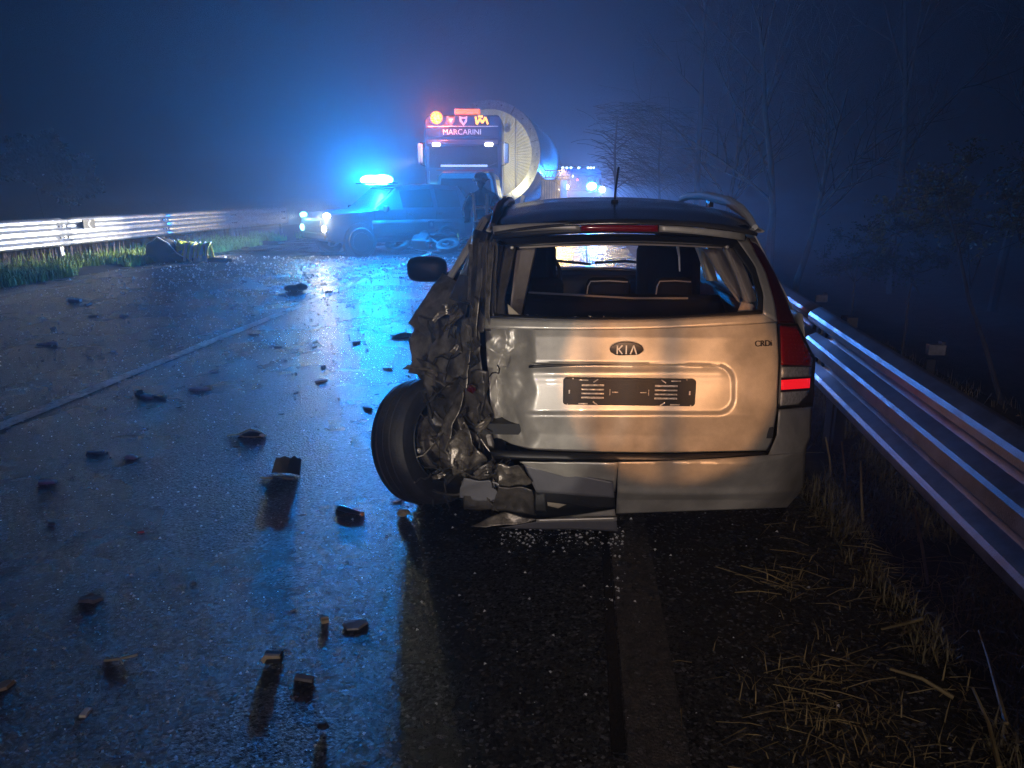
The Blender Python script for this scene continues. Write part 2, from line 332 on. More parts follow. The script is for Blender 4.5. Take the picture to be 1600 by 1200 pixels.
# ================================================================== GUARDRAILS (three-wave steel beams)
PROF = [(0.0, 0.0), (0.022, 0.006), (0.075, 0.030), (0.082, 0.045), (0.082, 0.075), (0.070, 0.095), (0.006, 0.125), (0.0, 0.14), (0.0, 0.165), (0.006, 0.18),
        (0.070, 0.21), (0.082, 0.225), (0.082, 0.255), (0.082, 0.285), (0.070, 0.30), (0.006, 0.33), (0.0, 0.345), (0.0, 0.365), (0.006, 0.38), (0.070, 0.41), (0.082, 0.425), (0.082, 0.455), (0.072, 0.475), (0.022, 0.502), (0.0, 0.508)]
SHARED = {}
def bolt_mesh():
    o = MB().lathe([(0, 0.022), (0.012, 0.022), (0.018, 0.016), (0.018, 0.0)], (0, 0, 0), 'X', 8).build('bolt', M['black'], None, smooth=False)
    me = o.data; bpy.data.objects.remove(o); return me
def guardrail(name, label, line, z0, side, step, scale, mbeam, mpost=None):
    mpost = mpost or M['rust']
    root = empty(name, (0, 0, 0), 0, label, 'guardrail')
    def seg_pt(t): return line(t)
    n = len(PROF)
    t = line.t0; k = 0
    while t < line.t1 - 0.01:
        t2 = min(t + step, line.t1); mb = MB(); vs = []
        rows = 10
        for j in range(rows + 1):
            tt = lerp(t - 0.0, t2 + 0.16, j / rows); p = line(tt); nx = side
            prf = 0.003 * (k % 2)
            w = 0.004 * noise.noise(Vector((tt*0.7, k, 2)))
            for (d, h) in PROF: vs.append((p[0] + nx*(d*scale + prf + w), p[1], z0 + h*scale + w))
        fs = [(j*n+i, j*n+i+1, (j+1)*n+i+1, (j+1)*n+i) for j in range(rows) for i in range(n-1)]
        mb.add(vs, fs); o = mb.build('beam', mbeam, root, solid=0.004, auto=25)
        # post, spacer, bolts at the joint
        p = line(t + 0.08)
        pm = MB().box((p[0] - side*0.14, p[1], (z0 + 0.46*scale)/2 - 0.1), (0.06, 0.10, z0 + 0.46*scale + 0.2)); pm.box((p[0] - side*0.09, p[1], z0/2 - 0.1), (0.012, 0.11, z0 + 0.2))
        pm.build('post', mpost, root, smooth=False)
        MB().box((p[0] - side*0.05, p[1], z0 + 0.25*scale), (0.10, 0.16, 0.36*scale)).build('spacer', mpost, root, smooth=False)
        for h in (0.152, 0.355):
            for dy in (-0.12, 0.0, 0.12):
                if 'bolt' not in SHARED: SHARED['bolt'] = bolt_mesh()
                b = bpy.data.objects.new('bolt', SHARED['bolt']); col.objects.link(b); b.parent = root; b.location = (p[0] + side*0.004, p[1] + dy, z0 + h*scale); b.rotation_euler = (0, 0, 0 if side > 0 else math.pi)
            # wavy slotted washer plate in the valley
            MB().box((p[0] + side*0.008, p[1] + 0.03, z0 + h*scale), (0.012, 0.10, 0.055*scale)).build('joint_plate', M['rust'], root, smooth=False, bevel=0.004)
        t = t2; k += 1
    return root
class Line:
    def __init__(s, f, t0, t1): s.f = f; s.t0 = t0; s.t1 = t1
    def __call__(s, t): return s.f(t)
xg0 = at(200, 388, 1).x
gl_far = at(440, 349, 27.0)
GLX = -11.05
GL_END = 27.2
lineL = Line(lambda t: (GLX, GL_END - t), 0.0, 36.0)
# left rail starts at its far end and runs towards the camera
railL = guardrail('guardrail', 'left steel guardrail with three waves, brightly lit by headlights on the far verge', lineL, 0.40, 1, 4.0, 1.16, M['steel'])
e = MB()
def endcap(u, v):
    a = math.pi * u; return (GLX - 0.02 + 0.09*math.cos(a)*0.5 + 0.03, GL_END + 0.18 + 0.16*math.sin(a), lerp(0.40, 0.985, v))
e.grid(endcap, 10, 4); e.build('end_terminal', M['steel'], railL, solid=0.005)
RX = lambda y: 1.13 + 0.062 * y
lineR = Line(lambda t: (RX(t), t), -3.75, 52.25)
railR = guardrail('guardrail', 'right steel guardrail close beside the silver car, dull reddish near the camera', lineR, 0.455, -1, 4.0, 0.82, M['steel_old'], M['post_dull'])
# chevron sign on the left rail
cpos = at(138, 349, 15.6)
sy = (cpos.y)
scv = empty('chevron_sign', (GLX + 0.13, at(139, 348, 1).y, 0), 0, 'small black chevron board fixed to the left guardrail', 'road sign')
def y_on_x(px, X):
    d = ray(px, 348); return CAM.y + d.y * (X - CAM.x) / d.x
scv.location = (GLX + 0.12, y_on_x(139, GLX + 0.12), 0.83)
MB().box((0, 0, 0), (0.012, 0.40, 0.20)).build('board', M['black'], scv, smooth=False, bevel=0.004)
ch = MB(); 
for s in (-1, 1): ch.box((0.009, 0.0 , s*0.045), (0.004, 0.022, 0.125), (R(-45*s), 0, 0))
ch.build('chevron', M['letter'], scv, smooth=False)
MB().box((-0.03, 0, 0), (0.05, 0.04, 0.06)).build('bracket', M['rust'], scv, smooth=False)
# delineators behind the right rail
for (px, py, Y, lb) in ((1283, 466, 6.6, 'small pale reflector box behind right guardrail just beyond the silver car'), (1462, 546, 4.6, 'small pale reflector box behind right guardrail nearer the camera, under the leaning stem')):
    p = at(px, py, Y); r = empty('delineator', (p.x, p.y, p.z), 0, lb, 'road reflector', 'reflectors behind the right guardrail')
    MB().box((0, 0, 0), (0.10, 0.05, 0.065)).build('reflector', M['grey_bit'], r, smooth=False, bevel=0.006)
    MB().box((0.035, 0.01, 0.015), (0.02, 0.05, 0.07)).build('clamp', M['post_dull'], r, smooth=False, bevel=0.004)
    MB().box((0, 0.05, -p.z/2 - 0.52), (0.05, 0.04, p.z + 0.9)).build('stake', M['dark'], r, smooth=False)
# ================================================================== THE CRASHED SILVER ESTATE CAR
K_YAW = R(2.7)
_p = CAM + ray(980, 546) * 3.15
KX = Vector((math.cos(K_YAW), math.sin(K_YAW), 0)); KY = Vector((-math.sin(K_YAW), math.cos(K_YAW), 0))
K0 = Vector((_p.x, _p.y, 0)) - KY * 0.095
car = empty('estate_car', K0, K_YAW, 'crashed silver estate car with smashed left rear corner and missing rear window', 'car')
def kl(px, py, ly):
    d = ray(px, py); c = CAM - K0; t = (ly - c.dot(KY)) / d.dot(KY); p = c + d * t
    return Vector((p.dot(KX), ly, p.z))
TG = [(0.40, 0.05), (0.50, 0.045), (0.60, 0.030), (0.70, 0.045), (0.80, 0.062), (0.92, 0.10), (1.00, 0.14), (1.36, 0.40), (1.5, 0.50)]
BP = [(0.05, 0.14), (0.20, 0.06), (0.30, 0.0), (0.37, -0.035), (0.41, -0.05), (0.44, -0.03), (0.50, -0.005), (0.56, 0.02), (0.8, 0.06)]
def corner(x, z):
    a = abs(x) * (1 + max(0, z - 1.0) * 0.75)
    return 0.30 * max(0.0, (a - 0.38) / 0.48) ** 2.4
def tg(x, z): return interp(TG, z) + corner(x, z)
def bp(x, z): return interp(BP, z) + corner(x, z)
def kp(px, py, prof=tg, off=0.0):
    ly = 0.1
    for _ in range(7):
        q = kl(px, py, ly); ly = prof(q.x, q.z) + off
    return kl(px, py, ly)
def kpanel(name, left, right, m, nu=20, nv=10, prof=tg, off=0.0, disp=None, solid=0.005, bow=None, parent=None, smooth_=True, auto=40, bevel=0):
    def f(u, v):
        a, b = poly_at(left, v), poly_at(right, v)
        px, py = lerp(a[0], b[0], u), lerp(a[1], b[1], u)
        if bow: py += bow(u, v)
        q = kp(px, py, prof, off)
        if disp: q = q + Vector((0, disp(px, py), 0))
        return q
    return MB().grid(f, nu, nv).build(name, m, parent or car, smooth=smooth_, solid=solid, auto=auto)
# ---- tailgate lower panel: plate recess and crumpled left end are real relief
def rbox(px, py, x0, x1, y0, y1, r, soft):
    dx = max(x0 + r - px, 0, px - (x1 - r)); dy = max(y0 + r - py, 0, py - (y1 - r))
    d = math.hypot(dx, dy) - r
    return 1 - smooth(-soft, soft, d)
def ridg(p): return 1 - 2*abs(noise.noise(p))
def tail_disp(px, py):
    k = 1 - smooth(800, 838, px + 10*noise.noise(Vector((py*0.03, 2, 0))))
    rec = rbox(px, py, 790, 1147, 568 + 0.012*(px - 820), 647, 26, 3.5)
    d = 0.030 * rec * (1 - 0.45*smooth(576, 604, py)) * (1 - k)
    d += -0.010 * math.exp(-((py - 584)/7)**2) * smooth(815, 835, px) * (1 - smooth(1125, 1147, px))        # grip ledge catching light
    p = Vector((px*0.016, py*0.011, 5.0))
    d += k * (0.040 + 0.075*ridg(p*0.8) + 0.022*ridg(p*1.9 + Vector((3, 1, 2))) + 0.004*ridg(p*5))
    d += 0.0025*noise.noise(Vector((px*0.012, py*0.02, 1)))
    return d
kpanel('tailgate', [(756, 514), (758, 560), (764, 640), (768, 699)], [(1213, 504), (1216, 560), (1213, 640), (1203, 704)], M['silver'], 190, 84, disp=tail_disp, auto=60,
       bow=lambda u, v: 5*(1 - v)*math.sin(math.pi*u) + 6*v*math.sin(math.pi*u))
# tailgate upper frame round the open window (window glass is gone)
kpanel('tailgate_frame', [(757, 497), (756, 513)], [(1206, 490), (1213, 503)], M['silver'], 40, 3, bow=lambda u, v: 7*math.sin(math.pi*u), off=0.006)
kpanel('window_sill', [(760, 490), (757, 497)], [(1196, 484), (1206, 490)], M['black'], 40, 2, bow=lambda u, v: 9*math.sin(math.pi*u), off=0.012)
kpanel('tailgate_frame', [(1150, 372), (1180, 415), (1193, 460), (1192, 490)], [(1168, 372), (1196, 425), (1209, 470), (1214, 503)], M['silver'], 5, 14)
kpanel('tailgate_frame', [(745, 380), (747, 430), (744, 470), (738, 515)], [(786, 384), (778, 430), (770, 470), (772, 498)], M['torn'], 10, 26, disp=lambda x, y: 0.03*ridg(Vector((x*0.05, y*0.03, 3))))
kpanel('window_trim', [(789, 384), (780, 430), (773, 470), (770, 497)], [(806, 384), (797, 430), (788, 468), (790, 497)], M['torn'], 4, 16, off=0.02)
kpanel('window_trim', [(1143, 385), (1172, 425), (1184, 465), (1182, 488)], [(1151, 373), (1180, 416), (1193, 460), (1193, 490)], M['dark'], 4, 14, off=0.015)
kpanel('window_trim', [(775, 372), (800, 386)], [(1163, 374), (1145, 386)], M['black'], 40, 4, bow=lambda u, v: -7*math.sin(math.pi*u), off=0.01)
kpanel('headliner_edge', [(808, 382), (812, 388)], [(1136, 380), (1128, 388)], M['fabric'], 40, 2, bow=lambda u, v: -5*math.sin(math.pi*u), off=0.07)
# spoiler: black underside strip, painted lip in two halves, brake light between
def sp_(x, z): return 0.285 + 0.5*max(0, (abs(x) - 0.1))**2.2
kpanel('spoiler', [(770, 360), (772, 374)], [(1166, 370), (1164, 376)], M['black'], 40, 3, prof=sp_, off=0.03, bow=lambda u, v: -11*math.sin(math.pi*u))
kpanel('spoiler_lip', [(770, 353), (771, 366)], [(906, 350), (906, 361)], M['silver'], 14, 3, prof=sp_, bow=lambda u, v: -3*math.sin(math.pi*u*0.9))
kpanel('spoiler_lip', [(1030, 352), (1030, 362)], [(1164, 365), (1163, 376)], M['silver'], 14, 3, prof=sp_, bow=lambda u, v: -2*math.sin(math.pi*u))
kpanel('brake_light', [(908, 351), (908, 361)], [(1028, 352), (1028, 362)], M['red_lens'], 12, 2, prof=sp_, off=-0.004)
# ---- D-pillar glass and the right tail lamp
kpanel('pillar_glass', [(1169, 372), (1197, 425), (1210, 470), (1216, 506)], [(1180, 372), (1212, 430), (1229, 470), (1243, 508)], M['dark_lens'], 8, 16, off=0.0)
kpanel('tail_lamp', [(1216, 506), (1218, 570), (1214, 638)], [(1243, 506), (1271, 562), (1267, 634)], M['black'], 14, 14, off=0.004, solid=0.02)
lampo = car.children
def lens(name, l, r_, m, nu=10, nv=4, off=-0.010): return kpanel(name, l, r_, m, nu, nv, off=off, solid=0.006)
lens('red_lamp_lens', [(1219, 509), (1221, 570)], [(1244, 511), (1269, 560), (1268, 572)], M['red_lens'], 14, 12)
for i in range(6):
    for j in range(8):
        u, v = (i + 0.5)/6, (j + 0.8)/9
        a, b = (1222, 512 + 58*v), (lerp(1247, 1266, v), 514 + 58*v)
        q = kp(lerp(a[0], b[0], u), lerp(a[1], b[1], u), tg, -0.013)
        if i*8+j == 0: LED = MB()
        LED.ell(q, (0.006, 0.004, 0.005), 6, 4)
LED.build('lens_facets', M['red_lens'], car)
lens('reversing_lens', [(1221, 573), (1221, 590)], [(1267, 573), (1267, 588)], M['clear_lens'])
lens('red_reflector', [(1221, 594), (1221, 609)], [(1265, 591), (1264, 606)], M['red_glow'])
lens('indicator_lens', [(1220, 613), (1219, 634)], [(1263, 610), (1261, 617), (1246, 632)], M['clear_lens'], 10, 8)
# ---- badges
def oval(name, c, rx, rz, m, off, th=0.006):
    q = kp(c[0], c[1], tg, off); mb = MB()
    prof = [(1.0, 0.0), (0.97, -th*0.8), (0.9, -th), (0.0, -th)]
    n = 40; vs = []
    for k in range(n):
        a = 2*math.pi*k/n
        for (r_, h) in prof: vs.append(q + Vector((rx*r_*math.cos(a), h + 0.23*0 , rz*r_*math.sin(a))))
    fs = [(k*4 + j, ((k+1) % n)*4 + j, ((k+1) % n)*4 + j + 1, k*4 + j + 1) for k in range(n) for j in range(3)]
    return mb.add(vs, fs).build(name, m, car), q
o_, q = oval('badge_rim', (979, 546), 0.0735, 0.0365, M['chrome'], -0.001, 0.006)
o_, q = oval('badge', (979, 546), 0.0700, 0.0335, M['black'], -0.006, 0.004)
L_ = MB(); zz = 0.019; y0, y1 = q.y - 0.0085, q.y - 0.0025
def bar(ax, az, bx, bz, t=0.0055):
    a, b = Vector((ax, az)), Vector((bx, bz)); d = (b - a).normalized(); n = Vector((-d.y, d.x)) * t/2
    L_.prism([(q.x + p.x, q.z + p.y) for p in (a + n, a - n, b - n, b + n)], y0, y1)
bar(-0.040, -zz, -0.040, zz); bar(-0.036, 0.0, -0.019, zz); bar(-0.034, 0.002, -0.018, -zz)
bar(-0.002, -zz, -0.002, zz); bar(0.016, -zz, 0.029, zz); bar(0.029, zz, 0.042, -zz)
L_.build('badge_letters', M['letter'], car, smooth=False)
q = kp(1193, 537, tg, -0.010)
text_mesh('CRDi', 0.036, 0.003, 'model_letters', M['black'], car, q, (R(90 - 14), 0, R(14)))
# ---- empty plate holder, with slots and studs
a, b = kp(880, 588, tg, 0.012), kp(1085, 634, tg, 0.012)
pc = (a + b) / 2; pw, ph = (b.x - a.x), (a.z - b.z); yP = min(a.y, b.y) - 0.012
pl = MB(); n = []
for (cx, cz, a0) in ((1, 1, 0), (-1, 1, 90), (-1, -1, 180), (1, -1, 270)):
    for k in range(5):
        q = R(a0 + k*22.5); n.append((pc.x + cx*(pw/2 - 0.014) + 0.014*math.cos(q), pc.z + cz*(ph/2 - 0.014) + 0.014*math.sin(q)))
pl.prism(n, yP, yP + 0.014).build('plate_holder', M['black'], car, smooth=False, bevel=0.003)
sl = MB()
def slot(x, z, w_, h_, rot=0): MB().box((pc.x + x, yP - 0.0015, pc.z + z), (w_, 0.003, h_), (0, rot, 0)).build('holder_slot', M['clear_lens'], car, smooth=False)
for s in (-1, 1):
    c = s * 0.155
    for i, zz in enumerate((0.030, 0.011, -0.007, -0.025)):
        slot(c, zz, 0.095, 0.0075 if i in (0, 3) else 0.006)
    slot(c - s*(-0.04), 0.052, 0.040, 0.005); slot(c - s*(-0.04), -0.052, 0.040, 0.005)
    slot(c - s*0.012, 0.050, 0.024, 0.0045, R(35*s)); slot(c - s*0.012, -0.050, 0.024, 0.0045, R(-35*s))
    slot(s*0.060, 0.0, 0.026, 0.0035); slot(s*0.082, 0.0, 0.003, 0.026); slot(s*0.255, 0.0, 0.006, 0.016)
    slot(s*0.24, 0.058, 0.005, 0.005); slot(s*0.262, -0.055, 0.005, 0.005)
kpanel('grip_shade_strip', [(826, 571), (826, 575)], [(1128, 566), (1128, 570)], M['black'], 30, 1, off=0.018, bow=lambda u, v: -3*math.sin(math.pi*u))  # dark strip painted in for the shade under the grip lip
# ---- bumper
kpanel('bumper_gap', [(764, 703), (772, 716)], [(1199, 706), (1196, 716)], M['black'], 40, 3, prof=bp, off=0.028, bow=lambda u, v: 5*math.sin(math.pi*u))
def bump_disp(px, py):
    return -0.012*math.exp(-((py - 770 + 8*((px - 1080)/180)**2)/6.0)**2) + 0.006*smooth(776, 782, py)
kpanel('bumper', [(966, 722), (964, 770), (963, 803)], [(1258, 706), (1256, 760), (1240, 793)], M['silver'], 60, 36, prof=bp, disp=bump_disp, bow=lambda u, v: 5*(1 - v)*math.sin(math.pi*u)*0.6)
kpanel('bumper', [(812, 722), (830, 730)], [(966, 723), (961, 768)], M['silver'], 30, 10, prof=bp, off=0.0, disp=lambda x, y: 0.004*ridg(Vector((x*0.03, y*0.05, 0))))
kpanel('bumper', [(1217, 640), (1214, 680), (1201, 711), (1199, 724)], [(1268, 636), (1266, 680), (1258, 706), (1257, 724)], M['silver'], 14, 18, prof=bp, off=0.004)
# wheel-arch side of the bumper/right flank in car coordinates
HW = [(0.18, 0.80), (0.25, 0.855), (0.5, 0.885), (0.78, 0.885), (0.97, 0.85), (1.0, 0.835), (1.40, 0.60)]
def side_pt(s, ly, z, off=0):
    nose_ = 0.16*smooth(3.4, 4.4, ly); tail = 0.03*(1 - smooth(0.3, 1.2, ly))
    return Vector((s*(interp(HW, z) - nose_ - tail + off), ly, z))
kr = MB().grid(lambda u, v: side_pt(1, lerp(0.37, 4.3, u), lerp(0.22, 0.98, v)), 40, 10).build('side_panel', M['silver'], car, solid=0.006)
MB().grid(lambda u, v: side_pt(-1, lerp(2.1, 4.3, u), lerp(0.22, 0.98, v)), 26, 10).build('side_panel', M['silver'], car, solid=0.006)
# greenhouse sides: windows and pillars
def gh(s, a, b, z0, z1, name, m, off=0.0, lean=0.0, par=car):
    return MB().grid(lambda u, v: side_pt(s, lerp(a, b, u) + (lean*v), lerp(z0, z1, v), off), 6, 6).build(name, m, par, solid=0.005)
for s in (1,):
    gh(s, 0.50, 0.72, 0.98, 1.37, 'pillar', M['silver'], lean=0.03); gh(s, 0.72, 1.12, 1.0, 1.36, 'side_window', M['tint'], lean=0.03)
    gh(s, 1.12, 1.20, 0.98, 1.38, 'pillar', M['black']); gh(s, 1.20, 2.02, 1.0, 1.36, 'side_window', M['dimmed']); gh(s, 2.02, 2.10, 0.98, 1.38, 'pillar', M['black'])
    gh(s, 2.10, 2.95, 1.0, 1.36, 'side_window', M['glass'], lean=-0.0); gh(s, 2.97, 3.05, 0.98, 1.38, 'pillar', M['silver'], lean=-0.42)
gh(-1, 2.02, 2.10, 0.98, 1.38, 'pillar', M['black']); gh(-1, 2.10, 2.95, 1.0, 1.36, 'side_window', M['glass']); gh(-1, 2.97, 3.05, 0.98, 1.38, 'pillar', M['silver'], lean=-0.42)
# roof
M['lit_rail'] = mat('lit_rail_paint', (0.62, 0.64, 0.66), 0.65, 0.0, spec=0.15)
def roof_z(x, ly): return interp([(0.26, 1.385), (0.34, 1.400), (0.6, 1.438), (1.0, 1.470), (1.6, 1.485), (2.3, 1.478), (2.75, 1.44), (3.2, 1.36)], ly) - 0.055*(abs(x)/0.6)**2.6
M['roof'] = mat('roof_paint_dimmed', (0.20, 0.19, 0.18), 0.16, 0.75, var=0.25, vscale=5, bump=0.05, bscale=200, rvar=0.06)  # same silver paint, dark sky reflection put into the darker colour
def roof_f(u, v):
    ly = lerp(0.27, 2.75, v); hw = lerp(0.585, 0.615, smooth(0.27, 0.8, ly)); x = lerp(-hw, hw, u); y = ly + (0.10*(abs(x)/0.6)**2.2 if ly < 0.6 else 0.0)*(1 - smooth(0.27, 0.6, ly))
    return Vector((x, y, roof_z(x, ly) + 0.0015*noise.noise(Vector((x*6, ly*4, 0)))))
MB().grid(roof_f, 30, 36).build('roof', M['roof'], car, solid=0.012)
for s in (-1, 1):   # cant rail between roof skin and side glass
    def cf(u, v, s=s):
        ly = lerp(0.40, 2.72, u); e0 = Vector((s*0.612, ly, roof_z(0.6, ly))); e1 = side_pt(s, ly, 1.345)
        p = e0.lerp(e1, v); p.x += s*0.016*math.sin(math.pi*v); return p
    MB().grid(cf, 24, 5).build('cant_rail', M['silver'], car, solid=0.006)
    rail = [Vector((s*0.597, ly, roof_z(0.6, ly) + h*(1 if s > 0 else 0.45) + 0.012)) for ly, h in ((0.46, -0.01), (0.58, 0.012), (0.75, 0.032), (1.0, 0.046), (1.6, 0.058), (2.1, 0.058), (2.35, 0.045), (2.45, 0.0))]
    MB().tube(rail, [0.014, 0.018, 0.026, 0.026, 0.026, 0.026, 0.022, 0.016], 10).build('roof_rail', M['lit_rail'] if s > 0 else M['dark'], car)  # matching rails, lit side and shaded side put into their colours
    MB().box((s*0.597, 1.45, roof_z(0.6, 1.45) + 0.04), (0.025, 0.09, 0.06)).build('rail_foot', M['black'], car)
a = Vector((0.0, 0.93, 1.468))
MB().tube([a, a + Vector((0, -0.012, 0.05)), a + Vector((0.012, -0.03, 0.175))], [0.007, 0.005, 0.0055], 8).lathe([(0.022, 0), (0.018, 0.014), (0, 0.016)], a, 'Z', 12).build('antenna', M['black'], car)
# bonnet, windscreen, nose, underbody
MB().grid(lambda u, v: Vector((lerp(-0.74, 0.74, u)*(1 - 0.1*v*v), lerp(3.05, 4.25, v), 0.915 - 0.06*(2*u - 1)**2 - 0.28*v**2.2 + 0.02*v)), 14, 10).build('bonnet', M['silver'], car, solid=0.006)
MB().grid(lambda u, v: Vector((lerp(-0.70, 0.70, u)*lerp(0.84, 1.0, v) , lerp(2.62, 3.22, v) + 0.10*(1 - (2*u - 1)**2), lerp(1.40, 0.93, v))), 12, 6).build('windscreen', M['glass'], car)
MB().grid(lambda u, v: Vector((lerp(-0.72, 0.72, u), 4.25 + 0.12*(1 - (2*u - 1)**4), lerp(0.22, 0.76, v))), 14, 6).build('front_bumper', M['silver'], car, solid=0.006)
for s in (-1, 1):
    MB().ell((s*0.60, 4.20, 0.68), (0.14, 0.16, 0.08), 12, 8).build('headlight', M['clear_lens'], car)
MB().box((0.0, 2.3, 0.20), (1.62, 3.7, 0.14)).build('underbody', M['dark'], car, smooth=False)
def tyre_wheel(name, R_, wd, par, mt=None, spokes=5, rim_face=1):
    o = MB().lathe([(R_*0.62, -wd*0.40), (R_*0.80, -wd*0.52), (R_*0.93, -wd*0.50), (R_*0.985, -wd*0.40), (R_, -wd*0.24), (R_*0.985, -wd*0.225), (R_*0.985, -wd*0.19), (R_, -wd*0.175), (R_, -wd*0.03), (R_*0.985, -wd*0.02),
                     (R_*0.985, wd*0.02), (R_, wd*0.03), (R_, wd*0.175), (R_*0.985, wd*0.19), (R_*0.985, wd*0.225), (R_, wd*0.24), (R_*0.985, wd*0.40), (R_*0.93, wd*0.50), (R_*0.80, wd*0.52), (R_*0.62, wd*0.40)], (0,0,0), 'X', 48).build(name, M['rubber'], par)
    r = MB().lathe([(R_*0.64, -wd*0.42), (R_*0.66, -wd*0.38), (R_*0.60, -wd*0.30), (R_*0.56, wd*0.1), (R_*0.60, wd*0.34), (R_*0.66, wd*0.40), (R_*0.64, wd*0.44)], (0,0,0), 'X', 40)
    for k in range(spokes):
        q = 2*math.pi*k/spokes
        r.box((rim_face*wd*0.22, R_*0.33*math.cos(q), R_*0.33*math.sin(q)), (0.035, R_*0.5, R_*0.16), (q, 0, 0))
    r.lathe([(R_*0.18, rim_face*wd*0.15), (R_*0.18, rim_face*wd*0.3), (0, rim_face*wd*0.32)], (0,0,0), 'X', 16)
    r.build('rim', mt or M['grey'], o, solid=0.0)
    return o
for (x, y) in ((0.74, 0.93), (0.74, 3.55), (-0.74, 3.55)):
    t = tyre_wheel('wheel', 0.315, 0.20, car); t.location = (x, y, 0.315)
# ---- torn-off left rear wheel: pushed back and turned outwards
cw_ = at(672, 702, 3.45); kc = cw_ - K0; wl = Vector((kc.dot(KX), kc.dot(KY), 0.312))
wh = tyre_wheel('wheel', 0.315, 0.215, car, M['dark'], rim_face=-1); MB().lathe([(0.20, -0.03), (0.20, -0.02), (0.0, -0.015), (0.0, -0.035), (0.20, -0.03)], (0,0,0), 'X', 28).build('wheel_light_block', M['dark'], wh); wh.location = wl; wh.rotation_euler = (R(20), R(-13), R(-33))  # closed disc added to stop light passing between the spokes
MB().lathe([(0.14, 0.02), (0.14, 0.05), (0.07, 0.06), (0.05, 0.12), (0, 0.12)], (0,0,0), 'X', 24).build('brake_drum', M['torn_light'], wh)
for k in range(6):
    q = 0.5 + k*0.16
    MB().box((0.065, 0.13*math.cos(2.2 + q), 0.13*math.sin(2.2 + q)), (0.05, 0.012, 0.035), (2.2 + q, 0, 0)).build('cooling_fin', M['torn_light'], wh, smooth=False)
MB().ell((0.085, -0.16, 0.055), (0.010, 0.013, 0.013), 8, 6).build('wheel_weight', M['clear_lens'], wh)
# ---- door mirror (left) and the left doors sprung open
def kq(px, py, ly): return kl(px, py, ly)
mc = kq(668, 420, 2.65)
def mshape(d):
    return 1.0
mm = MB().grid(lambda u, v: (lambda a, b: mc + Vector((0.155*math.copysign(abs(math.cos(a))**0.62, math.cos(a))*math.sin(b)**0.6, -0.02 - 0.07*math.cos(b), 0.098*math.copysign(abs(math.sin(a))**0.62, math.sin(a))*math.sin(b)**0.6)))(2*math.pi*u, math.pi*max(0.0001, min(0.9999, v))), 28, 12)
mo = mm.build('door_mirror', M['black'], car)
MB().tube([mc + Vector((0.12, 0.02, -0.055)), mc + Vector((0.22, 0.02, -0.065)), mc + Vector((0.30, 0.04, -0.07))], [0.035, 0.030, 0.035], 10).build('mirror_arm', M['black'], mo)
# rear door hinged at the B-pillar, hanging out at its trailing edge
def door(name, hinge, rear, swing, m):
    d = empty(name, side_pt(-1, hinge, 0.0).xyz * 0 + Vector((-0.87, hinge, 0)), -swing); d.parent = car
    def f(u, v):
        ly = lerp(hinge, rear, u); z = lerp(0.26, 0.98, v); q = side_pt(-1, ly, z); return Vector((q.x + 0.87, q.y - hinge, q.z))
    MB().grid(f, 12, 10).build('door_skin', m, d, solid=0.03)
    def P(ly, z): q = side_pt(-1, ly, z); return Vector((q.x + 0.87, q.y - hinge, q.z))
    MB().tube([P(hinge, 0.98), P(hinge, 1.38), P(lerp(hinge, rear, .5), 1.40), P(rear + 0.12, 1.37), P(rear, 0.98)], 0.021, 6).build('window_frame', M['silver'], d)
    MB().grid(lambda u, v: P(lerp(hinge, rear + 0.06, u), lerp(0.99, 1.36, v)), 4, 4).build('door_window', M['dimmed'], d)
    MB().tube([P(hinge - 0.02, 0.985), P(rear, 0.985)], 0.012, 6).build('belt_trim', M['chrome'], d)
    MB().box(P(lerp(hinge, rear, .8), 0.88) + Vector((-0.03, 0, 0)), (0.035, 0.18, 0.03)).build('door_handle', M['silver'], d, bevel=0.008)
    return d
door('rear_door', 2.06, 1.12, R(5.5), M['silver'])
door('front_door', 3.05, 2.10, R(3), M['silver'])
# ---- interior
MB().box((0.0, 1.08, 0.66), (1.30, 0.16, 0.62), (R(-12), 0, 0)).build('rear_bench', M['seat'], car, bevel=0.05)
MB().box((0.0, 0.60, 0.50), (1.30, 1.0, 0.05)).build('boot_floor', M['dark'], car, smooth=False)
for x, px in ((-0.36, 0), (0.02, 0), (0.36, 0)):
    if px is None: continue
for (px, w_) in ((950, 0.25), (1052, 0.21), (850, 0.22)):
    q = kl(px, 446, 1.16)
    MB().box((q.x, 1.16, q.z - 0.03), (w_, 0.09, 0.15)).build('headrest', M['seat'], car, bevel=0.04)
    if px != 850:
        t_ = [(-0.5, -0.06), (-0.46, 0.03), (-0.40, 0.058), (0.0, 0.062), (0.42, 0.056)]
        MB().tube([(q.x + a*w_, 1.112, q.z - 0.03 + b) for a, b in t_], 0.004, 6).build('headrest_piping', M['grey'], car)
for s in (-1, 1):
    x = s*0.50
    MB().box((x, 2.15, 0.82), (0.44, 0.16, 0.78), (R(-14), 0, 0)).build('front_seat', M['seat'], car, bevel=0.07)
    MB().box((x, 2.04, 1.26), (0.25, 0.10, 0.22), (R(-8), 0, 0)).build('headrest', M['seat'], car, bevel=0.045)
MB().box((0.0, 3.0, 0.79), (1.40, 0.42, 0.20)).build('dashboard', M['dark'], car, bevel=0.05)
MB().lathe([(0.18 + 0.015*math.cos(q), 0.015*math.sin(q)) for q in [k*math.pi/4 for k in range(9)]], (-0.42, 2.68, 0.90), 'Y', 28).build('steering_wheel', M['black'], car)
MB().box((0.0, 2.62, 1.355), (0.24, 0.03, 0.06)).build('rear_view_mirror', M['black'], car, bevel=0.01)
for (x0, x1) in ((-0.50, 0.02), (0.05, 0.56)):
    MB().tube([(x0, 3.16, 0.955), ((x0 + x1)/2, 3.15, 0.968), (x1, 3.18, 0.94)], 0.012, 6).build('wiper', M['black'], car)
